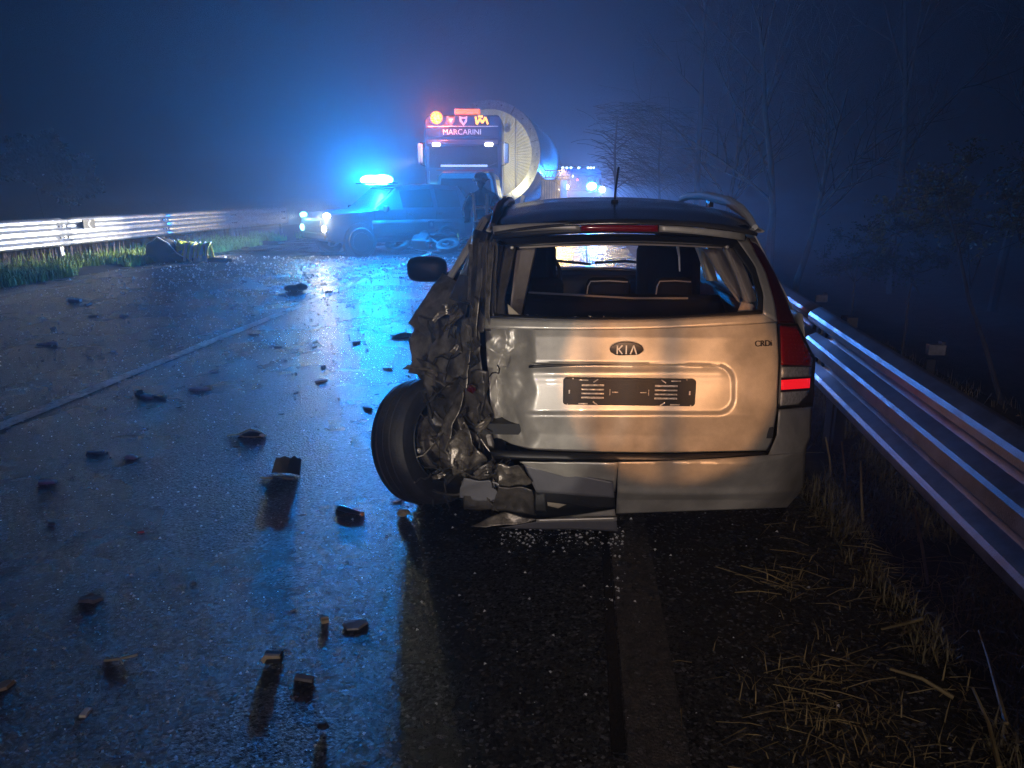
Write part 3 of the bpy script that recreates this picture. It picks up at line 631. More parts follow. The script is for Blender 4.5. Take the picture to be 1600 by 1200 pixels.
MB().grid(lambda u, v: Vector((lerp(-0.56, 0.56, u), lerp(0.42, 2.6, v), 1.365 + 0.03*math.sin(math.pi*u) + 0.06*math.sin(math.pi*v))), 10, 12).build('headliner', M['seat'], car, solid=0.01)
for s in (-1, 1):
    MB().grid(lambda u, v: Vector((s*lerp(0.74, 0.60, v**2), lerp(0.40, 1.2, u), lerp(0.45, 1.0, v))), 4, 4).build('boot_side_trim', M['dark'], car, solid=0.02)
MB().tube([kl(826, 457, 0.98), kl(900, 461, 1.0), kl(990, 466, 1.0), kl(1075, 466, 1.0)], 0.006, 6).build('bench_trim_line', M['grey'], car)
# left inner pillar trim, torn headliner and curtain airbag on the right
def kpatch(name, P00, P10, P11, P01, m, amp, fr, seed, nu=22, nv=26, par=None, solid=0.003, lat=0.0, smooth_=False, az=0.8, ax=1.0):
    A = [kl(*p) for p in (P00, P10, P11, P01)]
    nrm = ((A[1] - A[0]).cross(A[3] - A[0])).normalized()
    if nrm.y > 0: nrm = -nrm
    def f(u, v):
        p = A[0]*(1-u)*(1-v) + A[1]*u*(1-v) + A[2]*u*v + A[3]*(1-u)*v
        s = Vector((p.x*fr*ax, p.y*fr*0.6 + seed, p.z*fr*az))
        d = amp*(1.25*ridg(s*0.62) + 0.36*ridg(s*1.5 + Vector((9, 1, 4))) + 0.06*ridg(s*4.1))
        q = p + nrm*d
        if lat: q += Vector((noise.noise(s*1.7 + Vector((3, 3, 3))), 0, noise.noise(s*1.9 + Vector((7, 1, 2))))) * lat
        return q
    return MB().grid(f, nu, nv).build(name, m, par or car, smooth=True, solid=solid, auto=22)
kpatch('pillar_trim', (806, 392, 0.50), (836, 386, 0.62), (815, 495, 0.45), (793, 494, 0.30), M['fabric'], 0.008, 4, 1, 8, 20, smooth_=True)
def fold(name, P00, P10, P11, P01, k, amp, m=M['fabric'], nv=22):
    A = [kl(*p) for p in (P00, P10, P11, P01)]
    def f(u, v):
        p = A[0]*(1-u)*(1-v) + A[1]*u*(1-v) + A[2]*u*v + A[3]*(1-u)*v
        return p + Vector((0, -amp*math.sin(2*math.pi*k*(u + 0.12*math.sin(3*v))) , 0)) + Vector((0.012*noise.noise(p*6), 0, 0))
    return MB().grid(f, 30, nv).build(name, m, car, solid=0.003)
fold('curtain_airbag', (1096, 388, 0.80), (1140, 388, 0.62), (1178, 480, 0.42), (1160, 484, 0.46), 1.6, 0.018)
fold('curtain_airbag', (1130, 384, 0.58), (1152, 390, 0.50), (1184, 470, 0.36), (1166, 478, 0.40), 1.2, 0.014)
fold('torn_lining', (1090, 386, 0.95), (1106, 390, 0.85), (1121, 440, 0.80), (1104, 438, 0.90), 1.0, 0.012, M['beige'])
fold('torn_lining', (1160, 470, 0.36), (1180, 476, 0.32), (1190, 490, 0.28), (1150, 490, 0.30), 1.0, 0.01, M['fabric'], 8)
for pts in ([(1058, 381), (1061, 400), (1062, 424)], [(1087, 383), (1092, 398), (1098, 420), (1101, 435)]):
    MB().tube([kl(a, b, 1.25) for a, b in pts], [0.010, 0.006, 0.004, 0.004][:len(pts)], 6).build('seat_belt', M['pale_bit'], car)
for (a, b, ly) in ((800, 387, 0.33), (1136, 386, 0.36)):
    MB().ell(kl(a, b, ly), (0.009, 0.006, 0.008), 8, 6).build('gas_strut_stud', M['clear_lens'], car)
# glass crumbs and shards left in the window edge
sh = MB()
for k in range(60):
    u = rnd.random(); px, py = lerp(800, 1180, u), 494 + 6*math.sin(math.pi*u) - rnd.random()*4
    q = kp(px, py, tg, 0.02 + 0.03*rnd.random()); s = 0.003 + 0.006*rnd.random()
    sh.add([q + Vector((rnd.uniform(-s, s)*2, rnd.uniform(-s, s), rnd.uniform(-s, s))) for _ in range(3)], [(0, 1, 2)])
tag(sh.build('glass_crumbs', M['clear_lens'], car, smooth=False), kind='stuff')
q0, q1, q2 = kp(793, 475, tg, 0.03), kp(795, 492, tg, 0.03), kp(816, 496, tg, 0.03)
MB().add([q0, q1, q2, q0 + Vector((0, .006, 0)), q1 + Vector((0, .006, 0)), q2 + Vector((0, .006, 0))], [(0, 1, 2), (5, 4, 3), (0, 3, 4, 1), (1, 4, 5, 2), (2, 5, 3, 0)]).build('glass_shard', M['beige'], car, smooth=False)
# ---- the crushed left rear corner
T, TL = M['torn'], M['torn_light']
kpatch('crumpled_pillar', (748, 362, 0.62), (766, 366, 0.44), (754, 440, 0.30), (722, 430, 0.52), T, 0.018, 7, 2, 24, 24, az=0.35, ax=1.6)
kpatch('crumpled_pillar', (722, 425, 0.56), (742, 430, 0.40), (740, 480, 0.30), (704, 468, 0.52), M['roof'], 0.012, 6, 4, 20, 20)
for k_, (xa, xb, ya, yb, ly_, mm_) in enumerate(((741, 733, 385, 470, 0.36, TL), (748, 739, 372, 505, 0.30, T), (755, 747, 378, 512, 0.26, M['silver_shaded']), (763, 755, 376, 516, 0.24, T), (770, 764, 384, 518, 0.22, TL), (776, 770, 380, 500, 0.24, T))):
    kpatch('bent_pillar_flange', (xa - 5, ya, ly_ + 0.10), (xa + 4, ya, ly_ + 0.07), (xb + 4, yb, ly_ - 0.06), (xb - 5, yb, ly_ - 0.03), mm_, 0.012, 5, 90 + k_*3, 6, 36, az=0.8, ax=0.4, lat=0.010)
kpatch('crumpled_pillar', (752, 376, 0.38), (772, 380, 0.33), (757, 520, 0.16), (742, 520, 0.20), TL, 0.016, 9, 9, 12, 40, az=0.3, ax=2.0)
kpatch('crumpled_quarter_panel', (705, 440, 0.85), (742, 455, 0.45), (735, 565, 0.20), (655, 520, 0.60), M['silver_shaded'], 0.050, 3.6, 5, 34, 34, lat=0.012, az=0.6)
kpatch('crumpled_quarter_panel', (658, 505, 0.66), (752, 500, 0.22), (764, 600, 0.12), (650, 585, 0.45), M['silver_shaded'], 0.035, 6, 11, 30, 26, lat=0.03)
kpatch('crumpled_inner_panel', (664, 560, 0.42), (768, 585, 0.13), (776, 700, 0.16), (690, 660, 0.30), T, 0.040, 6.5, 17, 30, 30, lat=0.03)
kpatch('crumpled_inner_panel', (690, 610, 0.36), (770, 600, 0.22), (772, 735, 0.18), (700, 752, 0.30), T, 0.040, 7.5, 23, 30, 30, lat=0.035)
kpatch('torn_arch_liner', (640, 575, 0.58), (700, 555, 0.35), (720, 640, 0.30), (672, 604, 0.45), T, 0.03, 7, 31, 20, 16, lat=0.04)
kpatch('torn_arch_liner', (655, 605, 0.42), (740, 600, 0.26), (752, 690, 0.24), (700, 690, 0.36), M['dark'], 0.03, 6, 37, 22, 20, lat=0.03)
kpatch('bent_strip', (742, 470, 0.16), (752, 470, 0.13), (746, 540, 0.10), (738, 536, 0.14), TL, 0.012, 9, 3, 6, 18)
kpatch('bent_strip', (729, 560, 0.22), (742, 545, 0.16), (734, 610, 0.12), (724, 600, 0.18), TL, 0.014, 9, 8, 6, 14)
kpatch('bent_strip', (716, 618, 0.20), (730, 612, 0.16), (706, 690, 0.12), (694, 672, 0.18), TL, 0.016, 8, 14, 8, 16)
kpatch('bent_strip', (700, 690, 0.16), (730, 660, 0.12), (760, 720, 0.10), (712, 740, 0.14), TL, 0.02, 10, 19, 14, 14, lat=0.02)
kpatch('bent_strip', (676, 560, 0.44), (690, 556, 0.40), (718, 620, 0.22), (704, 622, 0.26), TL, 0.012, 8, 41, 6, 16)
kpatch('torn_bumper_skin', (722, 745, 0.10), (820, 722, 0.02), (828, 790, 0.04), (728, 790, 0.14), T, 0.026, 7, 43, 26, 18, lat=0.02)
kpatch('torn_bumper_skin', (728, 738, 0.06), (790, 750, 0.02), (782, 785, 0.04), (722, 778, 0.12), M['grey'], 0.02, 6, 47, 18, 14, lat=0.03)
kpatch('crumpled_bracket', (776, 720, -0.02), (812, 724, -0.03), (834, 748, 0.00), (782, 762, 0.0), TL, 0.018, 12, 53, 18, 16, lat=0.015)
kpatch('crumpled_bracket', (780, 755, -0.02), (832, 762, -0.02), (838, 800, 0.02), (770, 792, 0.02), M['torn'], 0.016, 9, 59, 18, 14, lat=0.012)
kpatch('bumper_beam', (818, 724, 0.0), (958, 752, -0.01), (960, 776, 0.0), (838, 768, 0.01), M['grey'], 0.004, 8, 61, 26, 8, solid=0.008)
kpatch('bumper_beam', (836, 766, 0.02), (960, 774, 0.01), (962, 796, 0.03), (846, 782, 0.04), M['dark'], 0.004, 8, 63, 20, 6, solid=0.006)
kpatch('void_shade_sheet', (800, 770, 0.20), (966, 770, 0.20), (966, 812, 0.20), (790, 812, 0.20), M['black'], 0.004, 4, 67, 8, 4)  # black sheet standing in for shade in the hollow behind the beam
kpatch('beam_bracket', (834, 768, 0.02), (852, 768, 0.02), (854, 800, 0.02), (836, 798, 0.02), M['dark'], 0.004, 20, 71, 6, 10)
kpatch('absorber_foam', (852, 769, 0.05), (918, 772, 0.05), (872, 794, 0.04), (856, 790, 0.04), M['beige'], 0.005, 8, 73, 12, 8)
# detached bumper skin hanging to the ground, with its crease
kpatch('hanging_bumper_piece', (842, 812, -0.02), (960, 794, -0.03), (963, 812, -0.06), (840, 814, -0.05), M['silver'], 0.003, 6, 75, 20, 6, smooth_=True)
kpatch('hanging_bumper_piece', (840, 814, -0.055), (963, 811, -0.065), (965, 829, -0.03), (780, 824, -0.02), M['grey'], 0.003, 6, 77, 20, 5, smooth_=True)
kpatch('hanging_bumper_piece', (838, 811, -0.075), (964, 808, -0.08), (964, 813, -0.08), (838, 816, -0.075), M['silver'], 0.001, 6, 79, 20, 2, smooth_=True)
kpatch('torn_bumper_skin', (736, 822, -0.02), (790, 800, 0.0), (842, 812, -0.02), (760, 825, -0.03), M['torn_light'], 0.010, 9, 83, 20, 8, lat=0.01)
# dark panels added behind the wreckage to block light through its gaps
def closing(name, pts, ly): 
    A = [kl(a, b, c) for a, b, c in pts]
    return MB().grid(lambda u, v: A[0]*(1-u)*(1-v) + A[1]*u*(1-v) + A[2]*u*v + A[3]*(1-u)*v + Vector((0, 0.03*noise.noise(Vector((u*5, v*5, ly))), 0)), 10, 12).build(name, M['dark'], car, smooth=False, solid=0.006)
closing('wheelhouse_blocker', [(676, 470, 0.95), (790, 470, 0.40), (790, 730, 0.36), (684, 740, 0.75)], 1)
closing('floor_blocker', [(676, 640, 0.62), (970, 660, 0.46), (968, 806, 0.42), (690, 812, 0.64)], 2)
closing('floor_blocker', [(960, 704, 0.35), (1235, 704, 0.48), (1230, 800, 0.48), (960, 806, 0.38)], 3)
# cables, rods, and shreds in the wreckage
for k in range(34):
    px, py = rnd.uniform(672, 770), rnd.uniform(540, 770); ly = 0.12 + 0.25*(770 - px)/110 - 0.06
    p = kl(px, py, ly); pts = [p]
    d = Vector((rnd.uniform(-1, 1), rnd.uniform(-.6, .3), rnd.uniform(-1.2, .7))).normalized()
    for i in range(5):
        d = (d + Vector((rnd.uniform(-.7, .7), rnd.uniform(-.4, .4), rnd.uniform(-.7, .7)))).normalized(); pts.append(pts[-1] + d*rnd.uniform(0.02, 0.05))
    MB().tube(pts, rnd.choice((0.003, 0.004, 0.006)), 6).build('torn_cable', rnd.choice((M['black'], M['torn'], M['torn_light'])), car)
for k in range(46):
    px = rnd.uniform(662, 800); py = rnd.uniform(470, 790) if px < 765 else rnd.uniform(720, 790); ly = 0.10 + 0.28*max(0, (765 - px))/110 - 0.07
    p = kl(px, py, ly); mb = MB(); s = rnd.uniform(0.018, 0.05)
    ax = Vector((rnd.uniform(-1, 1), rnd.uniform(-1, 1), rnd.uniform(-1, 1))).normalized(); a = ax.orthogonal().normalized(); b = ax.cross(a)
    def sf(u, v): return p + a*(u - .5)*s*2.2 + b*(v - .5)*s*(1 - 0.5*u) + ax*s*0.5*math.sin(3*u + k) + ax*s*0.3*ridg(Vector((u*2, v*2, k)))
    mb.grid(sf, 6, 4).build('torn_shred', rnd.choice((T, T, TL, M['dark'])), car, smooth=False, solid=0.0025)
MB().box(kl(737, 607, 0.10), (0.035, 0.03, 0.03), (0.3, 0.5, 0.2)).build('torn_lamp_socket', M['dark_lens'], car, bevel=0.005)
# ================================================================== OTHER VEHICLES
def loft(stations):
    """stations: (y, zb, zbelt, zroof, hwb, hwr) front to back; rings of 14 points"""
    rings = []
    for (y, zb, zl, zr, hb, hr) in stations:
        half = [(hb*0.90, zb), (hb*0.985, zb + 0.10), (hb, lerp(zb, zl, .55)), (hb*0.985, zl), (lerp(hb, hr, .12), zl + 0.02*(zr > zl)), (hr, lerp(zl, zr, .88)), (hr*0.86, zr)]
        rings.append([(x, y, z) for x, z in half] + [(-x, y, z) for x, z in reversed(half)])
    mb = MB(); n = 14; vs = [p for r in rings for p in r]
    fs = [(i*n + k, i*n + (k+1) % n, (i+1)*n + (k+1) % n, (i+1)*n + k) for i in range(len(rings)-1) for k in range(n)]
    fs += [tuple(range(n)), tuple((len(rings)-1)*n + k for k in range(n - 1, -1, -1))]
    mb.add(vs, fs)
    def side(s, i, t, h):      # point on greenhouse side between station i and i+1
        a = [Vector(rings[i][k]) for k in (4, 5)]; b = [Vector(rings[i+1][k]) for k in (4, 5)]
        p = a[0].lerp(a[1], h).lerp(b[0].lerp(b[1], h), t); p.x = s*(p.x + 0.006); return p
    return mb, side
def quad_patch(pts, th=0.004):
    mb = MB(); A = [Vector(p) for p in pts]; n = (A[1]-A[0]).cross(A[3]-A[0]).normalized()*th
    return mb.add([p for p in A] + [p + n for p in A], [(3,2,1,0),(4,5,6,7),(0,1,5,4),(1,2,6,5),(2,3,7,6),(3,0,4,7)])
# ---- patrol SUV, side on, nose to the left
ang = R(43); rz = R(90) + ang
nl = at(513, 335, 17.5)         # near front lamp
ex_ = Vector((math.cos(rz), math.sin(rz), 0)); ey_ = Vector((-math.sin(rz), math.cos(rz), 0))
S0 = Vector((nl.x, nl.y, 0)) + ex_*0.70 - ey_*2.02
suv = empty('patrol_suv', S0, rz, 'patrol suv standing across the road with glaring blue roof bar and lit headlamps', 'suv')
M['suv'] = mat('suv_paint', (0.02, 0.03, 0.05), 0.4, coat=0.3)
M['suv_low'] = mat('suv_lower_paint', (0.06, 0.085, 0.10), 0.6, coat=0.1)
st = [(2.12, 0.42, 0.86, 0.90, 0.74, 0.66), (1.95, 0.34, 0.98, 1.02, 0.86, 0.76), (1.0, 0.30, 1.06, 1.10, 0.90, 0.78), (0.78, 0.30, 1.08, 1.14, 0.90, 0.76), (0.15, 0.30, 1.08, 1.66, 0.90, 0.68), (-0.9, 0.30, 1.08, 1.72, 0.90, 0.68), (-1.75, 0.32, 1.08, 1.68, 0.89, 0.67), (-2.05, 0.40, 1.06, 1.22, 0.86, 0.72)]
mb, sd = loft(st); mb.build('body', M['suv'], suv, bevel=0.03)
for s in (-1, 1):
    for (i, t0, t1, nm) in ((4, 0.06, 0.92, 'side_window'), (5, 0.06, 0.90, 'side_window')):
        quad_patch([sd(s, i, t0, .08), sd(s, i, t1, .08), sd(s, i, t1, .92), sd(s, i, t0, .92)][::s]).build(nm, M['tint'], suv, smooth=False)
    MB().grid(lambda u, v: Vector((s*(0.909 + 0.004*math.sin(math.pi*v)), lerp(0.98, -1.75, u), lerp(0.46, 0.84, v))), 10, 4).build('lower_flank', M['suv_low'], suv, solid=0.006)
    for y in (0.16, -0.72): MB().box((s*0.925, y - 0.25, 0.97), (0.03, 0.18, 0.028)).build('door_handle', M['chrome'], suv, bevel=0.008)
    for y in (0.9, 0.0, -0.88): MB().box((s*0.908, y, 0.75), (0.006, 0.012, 0.66)).build('door_seam', M['black'], suv, smooth=False)
    MB().box((s*1.0, 0.62, 1.12), (0.20, 0.09, 0.15)).build('door_mirror', M['black'], suv, bevel=0.03)
    for y in (1.30, -1.20):
        MB().lathe([(0.0, s*0.915), (0.40, s*0.915), (0.43, s*0.90), (0.43, s*0.7)], (0, y, 0.37), 'X', 28).build('wheel_arch', M['black'], suv)
        t = tyre_wheel('wheel', 0.345, 0.22, suv); t.location = (s*0.83, y, 0.345); t.rotation_euler = (0, 0, 0 if s > 0 else math.pi)
MB().box((-0.915, -0.70, 0.70), (0.008, 0.17, 0.20)).build('emblem_panel', M['navy'], suv, smooth=False)
MB().ell((-0.921, -0.70, 0.71), (0.004, 0.045, 0.055), 12, 8).build('emblem', M['grey'], suv)
quad_patch([(-0.70, 0.80, 1.10), (0.70, 0.80, 1.10), (0.62, 0.20, 1.62), (-0.62, 0.20, 1.62)], 0.012).build('windscreen', M['tint'], suv, smooth=False)
MB().box((0, 2.12, 0.78), (0.95, 0.05, 0.16)).build('grille', M['black'], suv, bevel=0.01)
MB().box((0, 2.11, 0.48), (1.45, 0.10, 0.16)).build('front_bumper', M['dark'], suv, bevel=0.03)
for s in (-1, 1):
    k = M['white_lit'] if s < 0 else M['cyan_lit']
    MB().ell((s*0.70, 2.06, 0.965), (0.14, 0.08, 0.075), 14, 10).build('headlight', k, suv)
    MB().ell((s*0.66, 2.13, 0.66), (0.10, 0.05, 0.085), 14, 10).build('fog_light', k, suv)
    MB().box((s*0.80, -2.02, 1.0), (0.12, 0.10, 0.30)).build('tail_light', M['red_lens'], suv, bevel=0.02)
bl = suv.matrix_basis.inverted() @ SUV_BAR if False else Matrix.Rotation(-rz, 3, 'Z') @ (SUV_BAR - S0)
MB().box((bl.x, bl.y, 1.735), (1.14, 0.60, 0.03)).build('bar_base', M['black'], suv, bevel=0.01)
for s in (-1, 1):
    MB().ell((bl.x + s*0.30, bl.y, bl.z), (0.32, 0.26, 0.125), 20, 12).build('beacon_lens', M['blue_lit'], suv)
MB().box((bl.x, bl.y, bl.z), (0.30, 0.34, 0.13)).build('bar_centre', M['blue_lit'], suv, bevel=0.05)
# headlamp beams of the SUV sweep the left verge and rail
for s in (-1, 1):
    p = S0 + ex_*(s*0.70) + ey_*2.20 + Z*0.95
    lamp('headlamp_beam', 'SPOT', p, 800 if s < 0 else 2600, (1.0, 0.82, 0.42) if s < 0 else (1.0, 0.92, 0.70), 0.07, Vector((-10.6, 14.8, 0.40)) if s < 0 else Vector((-9.4, 16.6, 0.35)), 54, 0.8)
p = S0 - ex_*0.70 + ey_*2.2 + Z*0.93
lamp('headlamp_glare', 'POINT', p - Vector((0.0, 0.16, 0)), 130, (1.0, 0.84, 0.50), 0.07)
p = S0 + ex_*0.70 + ey_*2.2 + Z*0.9
lamp('headlamp_glare', 'POINT', p - Vector((0.05, 0.10, 0)), 18, (0.3, 0.9, 1.0), 0.07)
# ---- people carrier seen from behind
vp = at(729, 385, 20.6); van = empty('people_carrier', (vp.x, vp.y, 0), R(3), 'dark people carrier parked in front of the truck cab, seen from behind', 'van')
st = [(0.0, 0.36, 1.10, 2.03, 0.90, 0.74), (0.25, 0.30, 1.10, 2.06, 0.93, 0.77), (2.4, 0.30, 1.12, 2.06, 0.93, 0.77), (3.4, 0.30, 1.12, 1.95, 0.93, 0.72), (3.9, 0.32, 1.10, 1.18, 0.92, 0.70), (4.7, 0.36, 0.90, 0.95, 0.84, 0.62)]
mb, sd = loft(st); mb.build('body', M['grey'], van, bevel=0.03)
quad_patch([(-0.74, -0.004, 1.30), (0.74, -0.004, 1.30), (0.66, -0.004, 1.88), (-0.66, -0.004, 1.88)]).build('rear_window', M['tint'], van, smooth=False, bevel=0.0)
MB().box((0, -0.008, 0.80), (0.014, 0.012, 0.9)).build('door_seam', M['black'], van, smooth=False)
MB().box((0, -0.03, 0.98), (0.50, 0.02, 0.11)).build('number_plate', M['pale_bit'], van, smooth=False)
MB().box((0, -0.04, 0.48), (1.80, 0.14, 0.14)).build('rear_bumper', M['beige'], van, bevel=0.03)
for s in (-1, 1):
    MB().box((s*0.80, -0.02, 1.18), (0.12, 0.06, 0.34)).build('tail_light', M['red_tail'] if s < 0 else M['red_lens'], van, bevel=0.02)
    MB().box((s*0.82, -0.02, 0.78), (0.05, 0.03, 0.34)).build('pillar_reflector', M['pale_bit'], van, smooth=False)
    for y in (0.95, 3.75):
        t = tyre_wheel('wheel', 0.33, 0.22, van); t.location = (s*0.82, y, 0.33)
    for i, t0, t1 in ((1, .1, .45), (1, .5, .95)):
        quad_patch([sd(s, i, t0, .1), sd(s, i, t1, .1), sd(s, i, t1, .9), sd(s, i, t0, .9)][::-s]).build('side_window', M['tint'], van, smooth=False)
MB().box((0.18, -0.035, 1.34), (0.55, 0.02, 0.025), (0, R(12), 0)).build('rear_wiper', M['black'], van, smooth=False)
M['letter_lit'] = mat('lit_lettering', (0.7, 0.68, 0.75), 0.4, emit=(0.75, 0.70, 0.95), estr=0.16)
# ---- heavy haulage truck, cab facing the camera
TY = 25.2
tp = at(725, 300, TY); truck = empty('haulage_truck', (tp.x, TY, 0), R(4), 'dark blue truck cab with lit name board and orange beacon before the tank', 'truck')
W_ = 1.27
MB().prism([(-W_, 0.45), (W_, 0.45), (W_, 3.78), (W_ - 0.10, 3.95), (-W_ + 0.10, 3.95), (-W_, 3.78)], 0.0, 2.3).build('cab', M['truck'], truck, bevel=0.06)
quad_patch([(-1.14, -0.012, 2.30), (1.14, -0.012, 2.30), (1.12, -0.012, 2.98), (-1.12, -0.012, 2.98)], 0.008).build('windscreen', M['tint'], truck, smooth=False)
MB().box((0, -0.12, 3.07), (2.36, 0.22, 0.16), (R(-14), 0, 0)).build('sun_visor', M['truck'], truck, bevel=0.03)
MB().box((0, -0.02, 3.42), (2.38, 0.05, 0.32)).build('name_board', M['navy'], truck, smooth=False, bevel=0.01)
text_mesh('MARCARINI', 0.24, 0.01, 'name_letters', M['letter_lit'], truck, (-0.03, -0.055, 3.415), (R(90), 0, 0))
MB().box((0, -0.02, 3.60), (2.3, 0.04, 0.02)).build('board_trim', M['letter'], truck, smooth=False)
def shield(cx, cz, m):
    pts = [(cx - 0.13, cz + 0.14), (cx, cz + 0.11), (cx + 0.13, cz + 0.14), (cx + 0.12, cz - 0.02), (cx, cz - 0.16), (cx - 0.12, cz - 0.02)]
    return MB().prism(pts, -0.05, -0.015).build('emblem', m, truck, smooth=False)
shield(-0.38, 3.77, M['grey']); shield(0.02, 3.77, M['pale_bit'])
for (cx, k) in ((-0.38, 0), (0.02, 1)):
    MB().prism([(cx - 0.07, 3.83), (cx + 0.07, 3.83), (cx, 3.70)], -0.062, -0.05).build('emblem_mark', M['navy'] if k else M['letter'], truck, smooth=False)
m_ = MB()     # lit zig-zag symbol of the amber display
for (a, b) in (((0.42, 3.90), (0.46, 3.66)), ((0.46, 3.66), (0.56, 3.84)), ((0.56, 3.84), (0.64, 3.70)), ((0.64, 3.70), (0.74, 3.88)), ((0.74, 3.88), (0.82, 3.66)), ((0.50, 3.90), (0.66, 3.90))):
    a, b = Vector(a), Vector(b); d = (b - a).normalized(); n = Vector((-d.y, d.x))*0.032
    m_.prism([tuple(p) for p in (a + n, a - n, b - n, b + n)], -0.06, -0.02)
MB().box((0.62, -0.01, 3.77), (0.52, 0.03, 0.32)).build('display_housing', M['black'], truck, smooth=False)
m_.build('display_symbol', M['amber_lit'], truck, smooth=False)
MB().box((0.15, 0.05, 4.06), (0.82, 0.16, 0.15)).build('roof_sign', M['orange_sign'], truck, smooth=False, bevel=0.01)
MB().ell((-0.85, -0.12, 3.86), (0.20, 0.16, 0.20), 20, 14).build('beacon', M['orange_lit'], truck)
for s in (-1, 1):
    MB().box((s*0.86, -0.26, 3.02), (0.26, 0.06, 0.10)).build('visor_lamp', M['white_lit'], truck, bevel=0.02)
    MB().box((s*1.42, -0.10, 2.75), (0.16, 0.14, 0.62)).build('side_mirror', M['pale_bit'], truck, bevel=0.03)
    MB().tube([(s*1.25, -0.02, 3.1), (s*1.40, -0.06, 3.1), (s*1.40, -0.06, 2.4), (s*1.25, 0, 2.35)], 0.02, 6).build('mirror_arm', M['black'], truck)
    for y in (0.9, 2.6, 4.2):
        t = tyre_wheel('wheel', 0.52, 0.34, truck); t.location = (s*1.05, y, 0.52)
    MB().box((s*0.95, -0.02, 0.95), (0.38, 0.08, 0.22)).build('headlight', M['clear_lens'], truck, bevel=0.02)
    MB().tube([(s*1.14, -0.03, 2.2), (s*1.17, -0.05, 1.4), (s*1.15, -0.03, 0.8)], 0.018, 6).build('grab_rail', M['chrome'], truck)
MB().box((0.02, -0.05, 2.36), (1.55, 0.05, 0.07)).build('sheen_strip', M['strip_sheen'], truck, smooth=False)
MB().box((0.05, -0.04, 2.22), (1.9, 0.05, 0.03)).build('red_trim', M['red_lens'], truck, smooth=False)
gm = MB()
for k in range(7): gm.box((0, -0.03, 1.25 + 0.13*k), (1.75, 0.05, 0.07))
gm.build('grille', M['black'], truck, smooth=False)
MB().box((0, -0.05, 0.62), (2.5, 0.2, 0.38)).build('front_bumper', M['grey'], truck, bevel=0.04)
MB().box((0, 3.6, 0.85), (0.9, 3.0, 0.3)).build('chassis', M['dark'], truck, smooth=False)
for px in (700, 716, 737, 752):
    MB().tube([(0.35*(px - 726)/12, -0.03, 2.32), (0.35*(px - 726)/12 + 0.35, -0.035, 2.45)], 0.012, 5).build('wiper', M['black'], truck)
Rt = Matrix.Rotation(R(4), 3, 'Z')
bpos = Vector(truck.location) + Rt @ Vector((-0.85, -0.42, 3.86))
lamp('beacon_lamp', 'POINT', bpos, 260, (1.0, 0.15, 0.015), 0.07)
for s in (-1, 1):
    lamp('visor_lamp_light', 'POINT', Vector(truck.location) + Rt @ Vector((s*0.86, -0.36, 3.02)), 16, (1.0, 0.95, 0.85), 0.04)
lamp('truck_side_lamp', 'SPOT', Vector(truck.location) + Rt @ Vector((-1.50, -0.25, 2.55)), 1800, (1.0, 0.76, 0.32), 0.06, (GLX, 19.4, 0.62), 46, 0.9)
# ---- the huge tank section on its trailer behind the cab
CY = 30.3
cpt = at(765, 241, CY); tr = 2.02
tank = empty('tank_section', (cpt.x, CY, cpt.z), R(-2), 'huge open cylindrical tank with cream dished end, carried behind the truck cab', 'tank')
MB().lathe([(tr, 0.0), (tr + 0.015, 0.3), (tr + 0.015, 12.0), (tr - 0.02, 12.05)], (0,0,0), 'Y', 72).build('shell', M['steel'], tank)
MB().lathe([(tr, 0.0), (tr, -0.05), (tr - 0.34, -0.05), (tr - 0.34, 0.05)], (0,0,0), 'Y', 72).build('rim_flange', M['steel'], tank)
MB().lathe([(tr - 0.30, 0.02), (tr - 0.30, 0.55)], (0,0,0), 'Y', 72).build('inner_wall', M['cream'], tank)
# dished end with radial pleats
def dish(u, v):
    a = 2*math.pi*u; r_ = (tr - 0.30)*v; rid = 0.020*smooth(0.25, 0.5, v)*(1 - smooth(0.93, 1.0, v))*(0.5 + 0.5*math.cos(a*72))**2
    return Vector((r_*math.cos(a), 0.52 + 0.42*(1 - v*v) - rid, r_*math.sin(a)))
MB().grid(dish, 432, 14).build('dished_end', M['cream'], tank)
MB().tube([(0.98, 0.44, 1.35), (0.98, 0.30, 0.0), (0.98, 0.44, -1.35)], 0.02, 6).build('seam_bar', M['grey'], tank)
MB().lathe([(0.26, 0.1), (0.26, -0.02), (0.20, -0.03), (0.20, 0.05), (0.0, 0.05)], (0.0, 0.62, 1.46), 'Y', 24).build('manhole', M['beige'], tank)
MB().lathe([(0.12, 0.1), (0.12, 0.0), (0.05, 0.0), (0.05, 0.05), (0.0, 0.05)], (0.62, 0.55, 0.98), 'Y', 18).build('port', M['grey'], tank)
for k in range(24):
    q = 2*math.pi*k/24
    MB().box(((tr - 0.15)*math.cos(q), -0.06, (tr - 0.15)*math.sin(q)), (0.05, 0.03, 0.05), (0, -q, 0)).build('flange_bolt', M['grey'], tank, smooth=False)
    if k in (1, 4, 20): MB().box(((tr - 0.17)*math.cos(q), -0.058, (tr - 0.17)*math.sin(q)), (0.32, 0.02, 0.03), (0, -q, 0)).build('flange_joint', M['grey'], tank, smooth=False)
